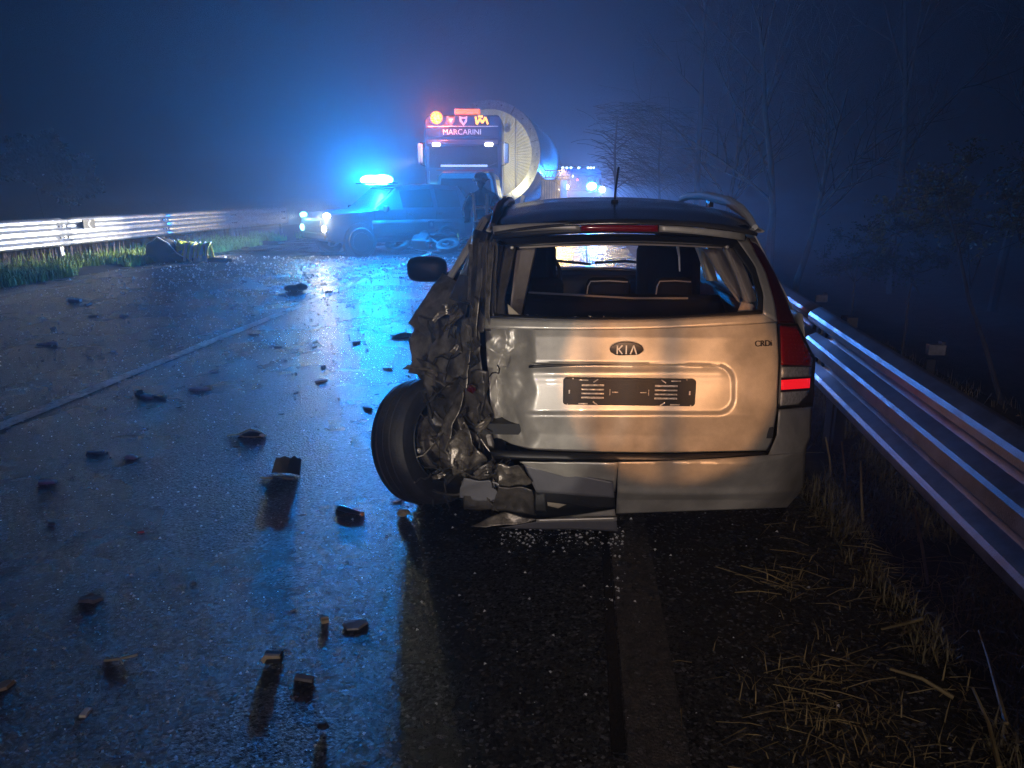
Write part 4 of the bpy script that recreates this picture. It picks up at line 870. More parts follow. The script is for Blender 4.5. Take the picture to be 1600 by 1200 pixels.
# work lamp: bright warm light thrown on the lower right of the flange and the dished end
lamp('work_lamp', 'SPOT', (cpt.x + 0.75, CY - 1.6, 1.75), 230, (1.0, 0.90, 0.48), 0.05, (cpt.x + 1.75, CY + 0.5, cpt.z - 0.35), 95, 0.8)
lamp('work_lamp', 'POINT', (cpt.x + 0.2, CY - 0.55, 2.6), 60, (1.0, 0.95, 0.70), 0.08)
trl = empty('low_trailer', (cpt.x, CY - 0.3, 0), R(-2), 'low trailer with many wheels under the huge tank section', 'trailer')
MB().box((0, 6.5, 0.82), (2.6, 13.0, 0.22)).build('deck', M['grey'], trl, smooth=False)
for s in (-1, 1):
    MB().box((s*1.25, 0.4, 1.05), (0.14, 0.5, 0.7), (0, R(18*s), 0)).build('cradle', M['grey'], trl, smooth=False)
    for k in range(5):
        t = tyre_wheel('wheel', 0.40, 0.3, trl); t.location = (s*1.1, 1.6 + 2.2*k, 0.40)
MB().tube([(0.55, -0.15, 0.9), (0.58, -0.15, 2.15), (0.66, -0.15, 0.9)], 0.03, 6).build('support_strut', M['grey'], trl)
# ---- pale ribbed container beside the tank
cpx = at(860, 290, 33.0)
cont = empty('equipment_container', (cpx.x, 33.0, 0), R(-6), 'pale ribbed equipment container with lattice rail to the right of the tank', 'container')
MB().box((0, 1.2, 1.25), (0.86, 2.2, 1.6)).build('box_body', M['beige'], cont, bevel=0.02)
for k in range(8): MB().box((-0.38 + k*0.108, 0.08, 1.60), (0.03, 0.05, 0.75)).build('rib', M['grey'], cont, smooth=False)
for z in (2.12, 2.42): MB().box((0, 0.12, z), (0.90, 0.05, 0.05)).build('rail', M['pale_bit'], cont, smooth=False)
for k in range(12):
    MB().box((-0.42 + k*0.075, 0.12, 2.27), (0.025, 0.03, 0.30), (0, R(24 if k % 2 else -24), 0)).build('lattice_bar', M['pale_bit'], cont, smooth=False)
for s in (-1, 1):
    for y in (0.5, 1.9):
        t = tyre_wheel('wheel', 0.34, 0.2, cont); t.location = (s*0.36, y, 0.34)
lamp('road_fill_lamp', 'SPOT', (-0.95, 32.6, 2.5), 3000, (1.0, 0.58, 0.15), 0.09, (0.45, 19.0, 0.0), 15, 0.5)  # added lamp with no visible source, brightens the wet road ahead
lamp('container_lamp', 'SPOT', at(856, 296, 31.3), 60, (1.0, 0.88, 0.62), 0.06, at(862, 290, 33.2), 110, 0.6)
# ---- fire engine far up the road
EY = 40.0
ep = at(905, 300, EY)
eng = empty('fire_engine', (ep.x, EY, 0), R(2), 'distant fire engine with row of roof lights and one glaring blue beacon', 'fire engine')
MB().prism([(-1.12, 0.5), (1.12, 0.5), (1.12, 2.55), (0.98, 2.72), (-0.98, 2.72), (-1.12, 2.55)], 0, 5.5).build('body', M['navy'], eng, bevel=0.05)
quad_patch([(-1.0, -0.012, 1.55), (1.0, -0.012, 1.55), (0.95, -0.012, 2.35), (-0.95, -0.012, 2.35)], 0.008).build('windscreen', M['tint'], eng, smooth=False)
MB().box((0, -0.05, 0.70), (2.3, 0.2, 0.3)).build('bumper', M['grey'], eng, bevel=0.03)
MB().box((0, -0.03, 1.15), (1.5, 0.05, 0.4)).build('grille', M['black'], eng, smooth=False)
for px in (879, 885.5, 892, 904, 919, 923.5, 928):
    p = at(px, 262, EY - 0.06); MB().ell((p.x - ep.x, -0.06, p.z), (0.075 if px < 925 else 0.05, 0.05, 0.055), 10, 8).build('roof_light', M['dim_lit'], eng)
MB().box((0, 0.05, 2.80), (2.0, 0.10, 0.05)).build('light_rail', M['black'], eng, smooth=False)
p = at(902, 281, EY - 0.06); MB().ell((p.x - ep.x, -0.06, p.z), (0.07, 0.04, 0.06), 10, 8).build('marker_lamp', M['red_tail'], eng)
p = at(895, 275, EY - 0.06); MB().ell((p.x - ep.x, -0.06, p.z), (0.05, 0.04, 0.06), 10, 8).build('marker_lamp', M['dim_lit'], eng)
p = at(884, 292, EY - 0.1); MB().ell((p.x - ep.x, -0.10, p.z), (0.17, 0.08, 0.13), 12, 8).build('headlight', M['white_lit'], eng)
lamp('beacon_beam', 'SPOT', FAR_BLUE + Vector((0.1, -0.3, 0)), 30000, (0.02, 0.24, 1.0), 0.08, (1.55, 3.8, 0.75), 3.6, 0.5)
lamp('engine_headlamp', 'SPOT', p + Vector((0, -0.30, 0)), 900, (1.0, 0.66, 0.22), 0.10, (0.0, 18.0, 0.0), 26, 0.6)
p2 = at(941, 296, EY - 0.1); MB().ell((p2.x - ep.x, -0.10, p2.z), (0.16, 0.08, 0.16), 12, 8).build('headlight', M['white_lit'], eng)
lamp('engine_headlamp', 'SPOT', p2 + Vector((0, -0.30, 0)), 900, (1.0, 0.66, 0.22), 0.10, (0.4, 18.0, 0.0), 26, 0.6)
MB().ell((FAR_BLUE.x - ep.x, FAR_BLUE.y - EY + 0.06, FAR_BLUE.z), (0.26, 0.12, 0.20), 14, 10).build('blue_beacon', M['blue_lit'], eng)
MB().tube([(FAR_BLUE.x - ep.x, -0.5, FAR_BLUE.z), (FAR_BLUE.x - ep.x, 0.05, FAR_BLUE.z)], 0.05, 8).build('beacon_arm', M['black'], eng)
for s in (-1, 1):
    for y in (0.9, 4.2):
        t = tyre_wheel('wheel', 0.48, 0.3, eng); t.location = (s*0.95, y, 0.48)
# ---- lamps of the rescue vehicles standing behind the photographer (they light the tailgate)
lamp('rear_headlamp', 'SPOT', (-1.9, -7.5, 1.15), 1500, (1.0, 0.91, 0.76), 0.05, (-0.36, 3.2, 0.72), 6.6, 0.10)
lamp('rear_amber_lamp', 'SPOT', (0.9, -7.0, 2.3), 3600, (1.0, 0.43, 0.14), 0.04, (0.40, 3.2, 0.74), 5.4, 0.18)
lamp('rear_headlamp', 'SPOT', (-1.2, -7.5, 1.15), 330, (1.0, 0.88, 0.70), 0.06, (0.10, 3.2, 0.80), 14, 0.7)
lamp('rear_blue_beacon', 'POINT', (-0.6, -8.0, 2.4), 150, (0.16, 0.10, 1.0), 0.06)
lamp('rear_amber_beacon', 'POINT', (1.0, -7.0, 2.4), 60, (1.0, 0.40, 0.22), 0.06)
lamp('rear_scene_light', 'SPOT', (0.3, -6.0, 2.6), 520, (1.0, 0.88, 0.70), 0.12, (0.75, 2.5, 0.0), 40, 0.7)
# unseen poles added behind the camera so their shadows band the tailgate light
for (x, y, r_, h_, lb) in ((-1.045, -3.0, 0.028, 1.5, 'unseen pole added behind the camera for its shadow, on the left'), (0.70, -3.0, 0.016, 2.2, 'thin unseen pole added behind the camera for its shadow, on the right'), (0.56, -3.0, 0.010, 2.2, 'thinnest unseen pole added behind the camera for its shadow')):
    pl_ = empty('shadow_pole', (x, y, 0), 0, lb, 'shadow pole')
    MB().tube([(0, 0, 0), (0, 0, h_)], r_, 10).build('pole', M['white'], pl_)
    MB().lathe([(0, 0.03), (0.16, 0.03), (0.18, 0.0)], (0, 0, 0), 'Z', 16).build('foot', M['black'], pl_)
# ================================================================== FALLEN MOTORCYCLE
mp = gnd(655, 398); moto = empty('motorcycle', (mp.x, mp.y, 0.10), 0, 'dark motorcycle lying on its side on the road before the suv', 'motorcycle')
moto.rotation_euler = (R(0), R(66), R(84)) 
# built upright: length along +Y, then tipped over
def mpart(mb, name, m, **k): return mb.build(name, m, moto, **k)
for y, r_ in ((0.68, 0.30), (-0.68, 0.30)):
    t = tyre_wheel('wheel', r_, 0.13, moto, M['dark'], 5); t.location = (0, y, 0.30)
mpart(MB().ell((0, 0.18, 0.78), (0.17, 0.30, 0.16), 18, 12), 'fuel_tank', M['black'])
mpart(MB().grid(lambda u, v: Vector((lerp(-0.14, 0.14, u)*(1 - 0.4*v), lerp(-0.08, -0.78, v), 0.74 + 0.05*math.sin(3*v) + 0.10*v - 0.10*(2*u-1)**2)), 8, 10), 'seat', M['seat'], solid=0.06)
mpart(MB().box((0, 0.08, 0.46), (0.30, 0.42, 0.34)), 'engine', M['dark'], bevel=0.05)
mpart(MB().tube([(0, 0.50, 0.82), (0, 0.30, 0.70), (0, -0.1, 0.66), (0, -0.35, 0.42), (0, -0.68, 0.30)], 0.035, 8), 'frame', M['dark'])
for s in (-1, 1):
    mpart(MB().tube([(s*0.085, 0.68, 0.30), (s*0.085, 0.50, 0.86)], 0.026, 8), 'fork_leg', M['chrome'])
    mpart(MB().tube([(s*0.06, 0.47, 0.92), (s*0.22, 0.45, 0.98), (s*0.36, 0.33, 0.96)], [0.014, 0.014, 0.018], 8), 'handlebar', M['black'])
    mpart(MB().tube([(s*0.25, 0.44, 0.98), (s*0.30, 0.46, 1.12)], 0.008, 6).ell((s*0.31, 0.46, 1.15), (0.06, 0.015, 0.04), 10, 6), 'mirror', M['black'])
mpart(MB().ell((0, 0.66, 0.80), (0.20, 0.22, 0.26), 18, 12), 'front_fairing', M['black'])
mpart(MB().grid(lambda u, v: Vector((0.16*math.sin((u-.5)*2.4), 0.60 + 0.12*math.cos((u-.5)*2.4) - 0.22*v, 0.95 + 0.26*v)), 8, 5), 'windshield', M['glass'], solid=0.004)
mpart(MB().ell((0, 0.82, 0.80), (0.09, 0.05, 0.08), 12, 8), 'headlight', M['clear_lens'])
mpart(MB().tube([(0.14, 0.2, 0.30), (0.17, -0.2, 0.28), (0.18, -0.72, 0.42)], [0.03, 0.04, 0.055], 10), 'exhaust', M['chrome'])
mpart(MB().box((0, -0.86, 0.66), (0.20, 0.02, 0.20), (R(-20), 0, 0)), 'number_plate', M['orange_bit'], smooth=False)
mpart(MB().grid(lambda u, v: Vector((0.10*math.sin((u-.5)*3), 0.68 + (0.33)*math.cos(0.4 + 1.9*v)*1.0, 0.30 + 0.33*math.sin(0.4 + 1.9*v))), 6, 10), 'mudguard', M['black'], solid=0.006)
for k in range(9):
    mpart(MB().tube([(rnd.uniform(-.15, .15), rnd.uniform(-.3, .6), rnd.uniform(.3, .9)) for _ in range(4)], 0.008, 6), 'hose', M['chrome'] if k % 2 else M['black'])
# ================================================================== HEAP ON THE LEFT VERGE
hb = gnd(262, 409)
bag = empty('duffel_bag', (hb.x, hb.y, 0), R(10), 'big dark rounded bag lying by the left road edge under the guardrail', 'bag')
MB().ell((-0.10, 0, 0.26), (0.34, 0.26, 0.28), 24, 16, lambda d: 1 + 0.10*noise.noise(d*2.2) + 0.05*noise.noise(d*6)).build('bag_body', M['cloth_dark'], bag)
MB().ell((0.34, -0.02, 0.10), (0.40, 0.22, 0.12), 20, 12, lambda d: 1 + 0.15*noise.noise(d*3 + Vector((4, 0, 0)))).build('bag_flap', M['cloth_dark'], bag)
MB().tube([(-0.38, -0.1, 0.38), (-0.12, -0.16, 0.56), (0.12, -0.18, 0.42), (0.30, -0.2, 0.20), (0.42, -0.22, 0.13), (0.60, -0.22, 0.22)], 0.014, 6).build('bag_strap', M['pale_bit'], bag)
h2 = gnd(290, 408)
jk = empty('rider_clothing', (h2.x, h2.y, 0), 0, 'jumbled dark clothing between the bag and the yellow jacket', 'clothes')
for k in range(7):
    c = (rnd.uniform(-.18, .22), rnd.uniform(-.15, .15), rnd.uniform(.1, .34))
    MB().ell(c, (rnd.uniform(.10, .20), .14, rnd.uniform(.08, .16)), 14, 10, lambda d, k=k: 1 + 0.28*noise.noise(d*2.6 + Vector((k, 0, 0)))).build('cloth_fold', M['cloth_dark'] if k % 3 else M['hivis'], jk)
for k in range(4):
    a = Vector((rnd.uniform(-.15, .2), -0.15, rnd.uniform(.2, .4)))
    MB().tube([a, a + Vector((rnd.uniform(-.1, .1), 0, .10)), a + Vector((rnd.uniform(-.12, .12), -.02, .16))], 0.014, 6).build('strap_end', M['reflective'], jk)
h3 = gnd(313, 409)
hv = empty('hivis_jacket', (h3.x, h3.y, 0), 0, 'crumpled yellow reflective jacket shining in the headlights at the road edge', 'jacket')
def hvf(k):
    def f(u, v):
        a = lerp(-0.30, 0.34, u); b = v
        return Vector((a + 0.03*noise.noise(Vector((b*4, k, 1))), -0.22 + 0.30*b + 0.07*math.sin(u*17 + k) , 0.46*math.sin(math.pi*(0.12 + 0.80*b)) - 0.05 + 0.09*noise.noise(Vector((u*5, b*4, k)))))
    return f
MB().grid(hvf(0), 36, 18).build('jacket_body', M['hivis'], hv, solid=0.012)
for k in range(5):
    x = -0.24 + 0.13*k + rnd.uniform(-.02, .02)
    MB().tube([(x, -0.27, 0.03), (x + 0.02, -0.25, 0.18), (x + rnd.uniform(-.03, .05), -0.16, 0.36), (x + 0.03, 0.0, 0.44)], [0.028, 0.034, 0.03, 0.02], 6).build('reflective_band', M['reflective'], hv)
MB().tube([(0.25, -0.2, 0.06), (0.45, -0.25, 0.07), (0.75, -0.22, 0.05), (0.85, -0.2, 0.05)], [0.06, 0.055, 0.05, 0.03], 8).build('sleeve', M['cloth_dark'], hv)
for (x, z) in ((0.20, 0.10), (0.05, 0.05)): MB().ell((x, -0.27, z), (0.07, 0.04, 0.07), 10, 8, lambda d: 1 + .3*noise.noise(d*3)).build('cuff', M['reflective'], hv)
# ================================================================== FIREFIGHTER
fp = at(757, 300, 13.8)
man = empty('person', (fp.x, 13.8, 0), R(168), 'person in dark coat with reflective bands and pale helmet standing beyond the silver car', 'person')
def skin(name, verts, edges, radii, m, parent, root=0, sub=2):
    me = bpy.data.meshes.new(name); me.from_pydata(verts, edges, []); o = bpy.data.objects.new(name, me); col.objects.link(o); o.parent = parent
    o.modifiers.new('skin', 'SKIN'); me.materials.append(m)
    for i, r_ in enumerate(radii):
        sv = me.skin_vertices[0].data[i]; sv.radius = (r_, r_); sv.use_root = (i == root)
    s_ = o.modifiers.new('sub', 'SUBSURF'); s_.levels = sub; s_.render_levels = sub
    o.modifiers['skin'].use_smooth_shade = True
    return o
Vx = [(0, 0, 0.98), (0, 0.03, 1.20), (0, 0.09, 1.44), (0, 0.13, 1.55), (0, 0.16, 1.62),
      (0.11, 0, 0.92), (0.13, 0.05, 0.50), (0.14, 0, 0.09), (0.14, 0.14, 0.05),
      (-0.11, 0, 0.92), (-0.14, 0.02, 0.50), (-0.17, -0.05, 0.09), (-0.17, 0.09, 0.05),
      (0.20, 0.08, 1.43), (0.32, 0.06, 1.20), (0.24, 0.26, 1.06), (0.20, 0.33, 1.03),
      (-0.20, 0.08, 1.43), (-0.34, 0.04, 1.19), (-0.25, 0.24, 1.04), (-0.20, 0.31, 1.02)]
E = [(0,1),(1,2),(2,3),(3,4),(0,5),(5,6),(6,7),(7,8),(0,9),(9,10),(10,11),(11,12),(2,13),(13,14),(14,15),(15,16),(2,17),(17,18),(18,19),(19,20)]
Rr = [0.17, 0.17, 0.17, 0.075, 0.06, 0.115, 0.09, 0.07, 0.05, 0.115, 0.09, 0.07, 0.05, 0.095, 0.075, 0.06, 0.05, 0.095, 0.075, 0.06, 0.05]
body = skin('body', Vx, E, Rr, M['cloth_dark'], man)
MB().ell((0, 0.20, 1.70), (0.082, 0.10, 0.115), 18, 14, lambda d: 1 + 0.12*max(0, d.y)*max(0, -d.z)).ell((0, 0.305, 1.69), (0.016, 0.022, 0.025), 8, 6).build('head', M['skin'], man)
MB().ell((0, 0.19, 1.755), (0.125, 0.15, 0.115), 20, 12, lambda d: 1 if d.z > -0.25 else 0.92).tube([(0.14*math.cos(q), 0.19 + 0.175*math.sin(q), 1.735 - 0.02*math.cos(q - 1.5)) for q in [k*math.pi/10 for k in range(21)]], 0.014, 6).build('helmet', M['pale_bit'], man)
def ring(name, c, rx, ry, w_, tilt=(0, 0, 0), m=M['reflective']):
    m3 = Matrix.Rotation(tilt[0], 3, 'X') @ Matrix.Rotation(tilt[1], 3, 'Y')
    def f(u, v):
        a = 2*math.pi*u; return Vector(c) + m3 @ Vector((rx*math.cos(a), ry*math.sin(a), w_*(v - .5)))
    return MB().grid(f, 24, 1).build(name, m, man, solid=0.006)
ring('reflective_band', (0, 0.05, 1.25), 0.200, 0.195, 0.06); ring('reflective_band', (0, 0.02, 1.02), 0.200, 0.195, 0.06)
for s in (-1, 1):
    MB().tube([(s*0.13, -0.10, 1.50), (s*0.125, -0.155, 1.30), (s*0.11, -0.175, 1.02)], 0.030, 6).build('reflective_band', M['reflective'], man)
    MB().tube([(s*0.13, 0.22, 1.50), (s*0.125, 0.225, 1.30), (s*0.11, 0.20, 1.02)], 0.030, 6).build('reflective_band', M['reflective'], man)
    MB().tube([(s*0.22, 0.07, 1.50), (s*0.31, 0.06, 1.38), (s*0.405, 0.05, 1.20), (s*0.33, 0.17, 1.10)], 0.030, 6).build('reflective_band', M['reflective'], man)
    ring('reflective_band', (s*0.14, 0.03, 0.40), 0.10, 0.10, 0.05)
    # hand: palm, four fingers and thumb
    w0 = Vector((s*0.195, 0.34, 1.025)); fv = [tuple(w0), tuple(w0 + Vector((-s*0.01, 0.05, -0.01)))]; fe = [(0, 1)]; fr = [0.034, 0.036]
    for k in range(4):
        b0 = w0 + Vector((s*(0.03 - 0.02*k), 0.085, -0.012)); n0 = len(fv)
        fv += [tuple(b0), tuple(b0 + Vector((0, 0.035, -0.012))), tuple(b0 + Vector((0, 0.055, -0.035)))]; fe += [(1, n0), (n0, n0+1), (n0+1, n0+2)]; fr += [0.011, 0.010, 0.008]
    n0 = len(fv); t0 = w0 + Vector((-s*0.035, 0.035, 0.0)); fv += [tuple(t0), tuple(t0 + Vector((-s*0.02, 0.035, -0.012)))]; fe += [(0, n0), (n0, n0+1)]; fr += [0.014, 0.010]
    skin('hand', fv, fe, fr, M['cloth_dark'], man, 0, 1)
    MB().ell((s*0.14 if s > 0 else -0.17, (0.10 if s > 0 else 0.05), 0.06), (0.065, 0.15, 0.065), 14, 10).build('boot', M['black'], man)
# ================================================================== TREES
def bare_tree(label, base, h, lean, seed, r0=0.10, m=None, levels=4, spread=0.55, droop=0.0, crown0=0.35, twigr=0.004, name='bare_tree', nb=5):
    rr = random.Random(seed); root = empty(name, base, 0, label, 'tree')
    tk, br = MB(), MB()
    def branch(p, d, L, r_, lev):
        n = 6 if lev == 0 else 4; pts = [p]; rad = [r_]; q = Vector(p); dd = Vector(d)
        for i in range(n):
            dd = (dd + Vector((rr.uniform(-1, 1), rr.uniform(-1, 1), rr.uniform(-.6, .6)))*(0.10 if lev == 0 else 0.20) + Vector((0, 0, -droop*lev*0.5 if droop else 0.04))).normalized()
            q = q + dd*(L/n); pts.append(q.copy()); rad.append(max(twigr, r_*(1 - 0.75*(i+1)/n)))
        (tk if lev == 0 else br).tube(pts, rad, 8 if lev == 0 else (5 if lev == 1 else 3), cap=False)
        if lev + 1 < levels:
            cnt = nb*2 if lev == 0 else nb
            for k in range(cnt):
                t = rr.uniform(crown0 if lev == 0 else 0.2, 1.0); i = min(int(t*n), n - 1); s = pts[i].lerp(pts[i+1], t*n - i)
                a = rr.uniform(0, 2*math.pi); o_ = dd.orthogonal().normalized(); o2 = dd.cross(o_)
                nd = (dd*(1 - spread) + (o_*math.cos(a) + o2*math.sin(a))*spread + Vector((0, 0, 0.25 if not droop else -droop*lev))).normalized()
                branch(s, nd, L*rr.uniform(0.30, 0.55), max(twigr, rad[i]*0.55), lev + 1)
    branch(Vector((0, 0, -0.3)), Vector((lean[0], lean[1], 1)).normalized(), h, r0, 0)
    tk.build('trunk', m or M['bark'], root); br.build('branches', m or M['twig'], root, smooth=False)
    return root
def tree_at(label, px, py, Y, **k):
    p = at(px, py, Y); return bare_tree(label, (p.x, Y, min(-0.1, ground_z(p.x, Y))), **k)
tree_at('tall bare tree with pale forked trunk right of the roof rail, ivy free', 1205, 400, 21, h=7.6, lean=(0.02, 0), seed=3, r0=0.13, m=M['bark'])
tree_at('slim bare tree bending right in the mist, right of the pale forked trunk', 1240, 400, 18, h=5.2, lean=(0.18, 0), seed=5, r0=0.09, m=M['bark'])
tree_at('thin bare tree in the mist above the roof rail of the silver car', 1133, 400, 24, h=6, lean=(0.03, 0), seed=8, r0=0.09, m=M['bark'])
tree_at('tall faint bare tree behind the leafy bush at the right', 1400, 400, 24, h=10, lean=(-0.03, 0), seed=13, r0=0.14)
tree_at('tallest bare tree with high twigs above the car roof rail', 1092, 380, 32, h=12, lean=(0.0, 0), seed=21, r0=0.16, crown0=0.5)
tree_at('faint bare tree at the far right behind the bush', 1560, 420, 20, h=9, lean=(0.05, 0), seed=34, r0=0.12)
# weeping branches behind the car antenna
def weeping(label, px, Y, seed, n, ztop, wid):
    rr = random.Random(seed); c = at(px, 300, Y); root = empty('weeping_tree', (c.x, Y, -0.2), 0, label, 'tree')
    MB().tube([(-.1, 0, 0), (-.25, 0, 1.5), (-.35, 0, 3.0), (-.3, 0, ztop)], [0.07, 0.05, 0.035, 0.02], 7).build('trunk', M['twig'], root)
    lb = MB(); tw = MB()
    for k in range(12):
        z0 = rr.uniform(1.6, ztop); a = rr.uniform(0, 6.28)
        lb.tube([(-.3, 0, z0), (-.3 + .5*math.cos(a), .5*math.sin(a), z0 + .35), (-.3 + 1.1*math.cos(a), 1.1*math.sin(a), z0 + .45)], [0.018, 0.012, 0.006], 5)
    for k in range(n):
        p = Vector((rr.gauss(-.35*wid, .5*wid), rr.uniform(-.9, .9), rr.uniform(1.9, ztop + .5))); L = rr.uniform(.9, 1.9); e_ = rr.uniform(-.25, .55); pts = [p]
        d = Vector((rr.uniform(.75, 1.0), rr.uniform(-.3, .3), e_)).normalized()
        for i in range(7):
            d = (d + Vector((0, 0, -0.16)) + Vector((rr.uniform(-.06, .06), rr.uniform(-.06, .06), rr.uniform(-.05, .05)))).normalized(); p = p + d*L/7; pts.append(p)
        tw.tube(pts, [0.006 - 0.0005*i for i in range(8)], 3, cap=False)
        if k % 2 == 0:
            q = pts[3]; tw.tube([q, q + Vector((.25, .05, -.02)), q + Vector((.45, .1, -.16))], [0.004, 0.003, 0.002], 3, cap=False)
    lb.build('limbs', M['twig'], root); tw.build('twigs', M['twig'], root, smooth=False)
weeping('dark weeping tree with fine drooping twigs behind the car antenna', 975, 25, 55, 320, 3.9, 1.0)
weeping('misty weeping tree farther behind, right of the antenna', 1040, 33, 77, 380, 4.6, 1.6)
# bushes: limbs plus leaf clumps
def bush(label, c, rad, n, seed, stem, m, name='leafy_bush', ls=0.045):
    rr = random.Random(seed); root = empty(name, (c[0], c[1], 0), 0, label, 'bush')
    lv = MB(); br = MB(); clumps = []
    for k in range(26):
        a = rr.uniform(0, 2*math.pi); e_ = rr.uniform(-0.9, 1.3); q = rr.uniform(0.45, 1.0)
        clumps.append(Vector((rad[0]*math.cos(a)*math.cos(e_)*q, rad[1]*math.sin(a)*math.cos(e_)*q, c[2] + rad[2]*math.sin(e_)*q)))
    b0 = Vector(stem)
    clumps.sort(key=lambda q: (q - b0).length); nodes = [b0]; tips = []
    for cc in clumps:
        pr = min(nodes, key=lambda q: (q - cc).length + 0.25*(q - b0).length)
        mid = pr.lerp(cc, 0.5) + Vector((rr.uniform(-.1, .1), rr.uniform(-.1, .1), rr.uniform(-.02, .12)))
        br.tube([pr, mid, cc], [0.008, 0.006, 0.004], 4, cap=False); nodes += [mid, cc]
        for _ in range(9):
            d = Vector((rr.uniform(-1, 1), rr.uniform(-1, 1), rr.uniform(-.5, 1))).normalized()*rr.uniform(.12, .34)*rad[0]
            e2 = cc + d + Vector((rr.uniform(-.05, .05), rr.uniform(-.05, .05), -.03)); br.tube([cc, cc + d*.5, e2], [0.003, 0.002, 0.0012], 3, cap=False); tips.append((cc, e2))
    for k in range(n):
        t0, t1 = rr.choice(tips); p = t0.lerp(t1, rr.uniform(.15, 1.05)) + Vector((rr.gauss(0, 1), rr.gauss(0, 1), rr.gauss(0, 1)))*0.02*rad[0]
        d = Vector((rr.uniform(-1, 1), rr.uniform(-1, 1), rr.uniform(-.8, .9))).normalized(); s_ = d.orthogonal().normalized(); s = ls*rr.uniform(.6, 1.3)
        up = d.cross(s_)*s*0.15
        lv.add([p, p + d*s*0.5 + s_*s*0.28 + up, p + d*s, p + d*s*0.5 - s_*s*0.28 + up], [(0, 1, 2), (0, 2, 3)])
    br.build('branches', M['twig'], root, smooth=False); tag(lv.build('leaves', m, root, smooth=False), kind='stuff')
    return root
p = at(1500, 330, 7.6)
bush('grey green leafy bush glinting in the dark at the right edge', (p.x, 7.6, p.z), (0.95, 0.8, 0.50), 3800, 4, (0.2, 0, 0.6), M['leaf'])
p = at(1420, 385, 9.5)
bush('low dim bush left of the glinting leafy bush', (p.x, 9.5, p.z), (0.75, 0.7, 0.45), 2200, 6, (0.2, 0, 0.3), M['ivy'])
p = at(1330, 400, 11.5)
bush('dim bush low in the mist beside the right guardrail', (p.x, 11.5, p.z), (0.7, 0.7, 0.45), 1500, 9, (0.1, 0, 0.2), M['ivy'])
a, b = at(1497, 385, 6.6), at(1541, 545, 6.0)
ls_ = empty('leaning_stem', (0, 0, 0), 0, 'thin pale stem leaning below the leafy bush at the right', 'sapling')
MB().tube([b + (b - a)*1.4, b, a.lerp(b, .5) + Vector((-.03, 0, 0)), a, a + (a - b)*0.5], [0.02, 0.017, 0.015, 0.012, 0.006], 7).build('trunk', M['bark'], ls_)
MB().tube([a, a + Vector((0.05, 0, 0.10)), a + Vector((0.03, 0.03, 0.22))], [0.008, 0.005, 0.003], 5).build('twig', M['bark'], ls_)
for (px, py, Y, h_) in ((1415, 500, 6.2, 0.30), (1332, 470, 8.4, 0.5)):
    q = at(px, py, Y); s_ = empty('thin_sapling', (q.x, q.y, q.z), 0, 'thin bare stem upright behind the right guardrail, ' + ('right of the first reflector box' if px < 1400 else 'left of the second reflector box'), 'sapling')
    MB().tube([(0, 0, -1.4), (0.01, 0, -0.1), (0, 0, h_*0.5), (0.01, 0, h_)], [0.014, 0.011, 0.009, 0.005], 6).build('trunk', M['bark'], s_)
# dark tree mass far left
p = at(45, 300, 34)
for k, (dx, hh, dy) in enumerate(((-2.6, 3.9, 0), (-0.4, 4.4, 1.5), (1.8, 3.5, 0.5))):
    bush(('dark round tree at the far left edge beyond the guardrail', 'dark round tree, tallest of the three beyond the left guardrail', 'dark round tree beyond the left guardrail, right of the tallest one')[k], (p.x + dx, 34 + dy, hh - 1.4), (1.5, 1.3, 1.2), 5000, 40 + k, (0, 0, -1.2), M['dark_leaf'], 'dark_tree', 0.26)
# ================================================================== GRASS (stuff)
def blades(name, m, n, place, hfun, wid, lean, kind='stuff', seed=1, lab=None):
    rr = random.Random(seed); v = []; f = []
    for k in range(n):
        x, y = place(rr); z = ground_z(x, y) - 0.01; h = hfun(rr); a = rr.uniform(0, 2*math.pi); l = lean*rr.random()*h; w_ = wid*rr.uniform(.6, 1.4)
        dx, dy = math.cos(a), math.sin(a); sx, sy = -dy*w_, dx*w_; i = len(v)
        v += [(x - sx, y - sy, z), (x + sx, y + sy, z), (x + dx*l*.35 + sx*.7, y + dy*l*.35 + sy*.7, z + h*.6), (x + dx*l*.35 - sx*.7, y + dy*l*.35 - sy*.7, z + h*.6), (x + dx*l, y + dy*l, z + h*(1 - 0.35*l/h if h else 1))]
        f += [(i, i+1, i+2, i+3), (i+3, i+2, i+4)]
    mb = MB(); mb.v = v; mb.f = f
    return tag(mb.build(name, m, None, smooth=False), lab, None, None, kind)
def gl_place(rr):
    while True:
        y = rr.uniform(9.5, 26); x = X_L - 0.10 - abs(rr.gauss(0, 1.05))
        dens = noise.noise(Vector((x*1.1, y*0.8, 0))) + 0.5*noise.noise(Vector((x*3, y*3, 4)))
        if dens > -0.18 - 0.12*(X_L - x) + 0.5*smooth(20.5, 25, y) and x > -13.2: return x, y
blades('grass_tuft', M['grass'], 15000, gl_place, lambda r: r.uniform(.08, .26), 0.008, 0.7, seed=2, lab='green grass on the left verge below the guardrail')
blades('verge_weeds', M['weed'], 700, lambda r: (GLX - 0.1 + r.gauss(0, .5), r.uniform(10, 24)), lambda r: r.uniform(.3, .62), 0.005, 0.3, seed=5, lab='dry reddish weeds behind the left guardrail')
def gr_place(rr):
    while True:
        y = 1.0 + 8*rr.random()**1.6; x = X_R - 0.12 + abs(rr.gauss(0, .8))
        if x < 4.5 and noise.noise(Vector((x*2.6, y*2.2, 9))) > -0.25 + 0.2*rr.random(): return x, y
blades('brown_grass', M['brown_grass'], 30000, gr_place, lambda r: r.uniform(.02, .17), 0.0030, 1.5, seed=3, lab='short brown grass on the right verge')
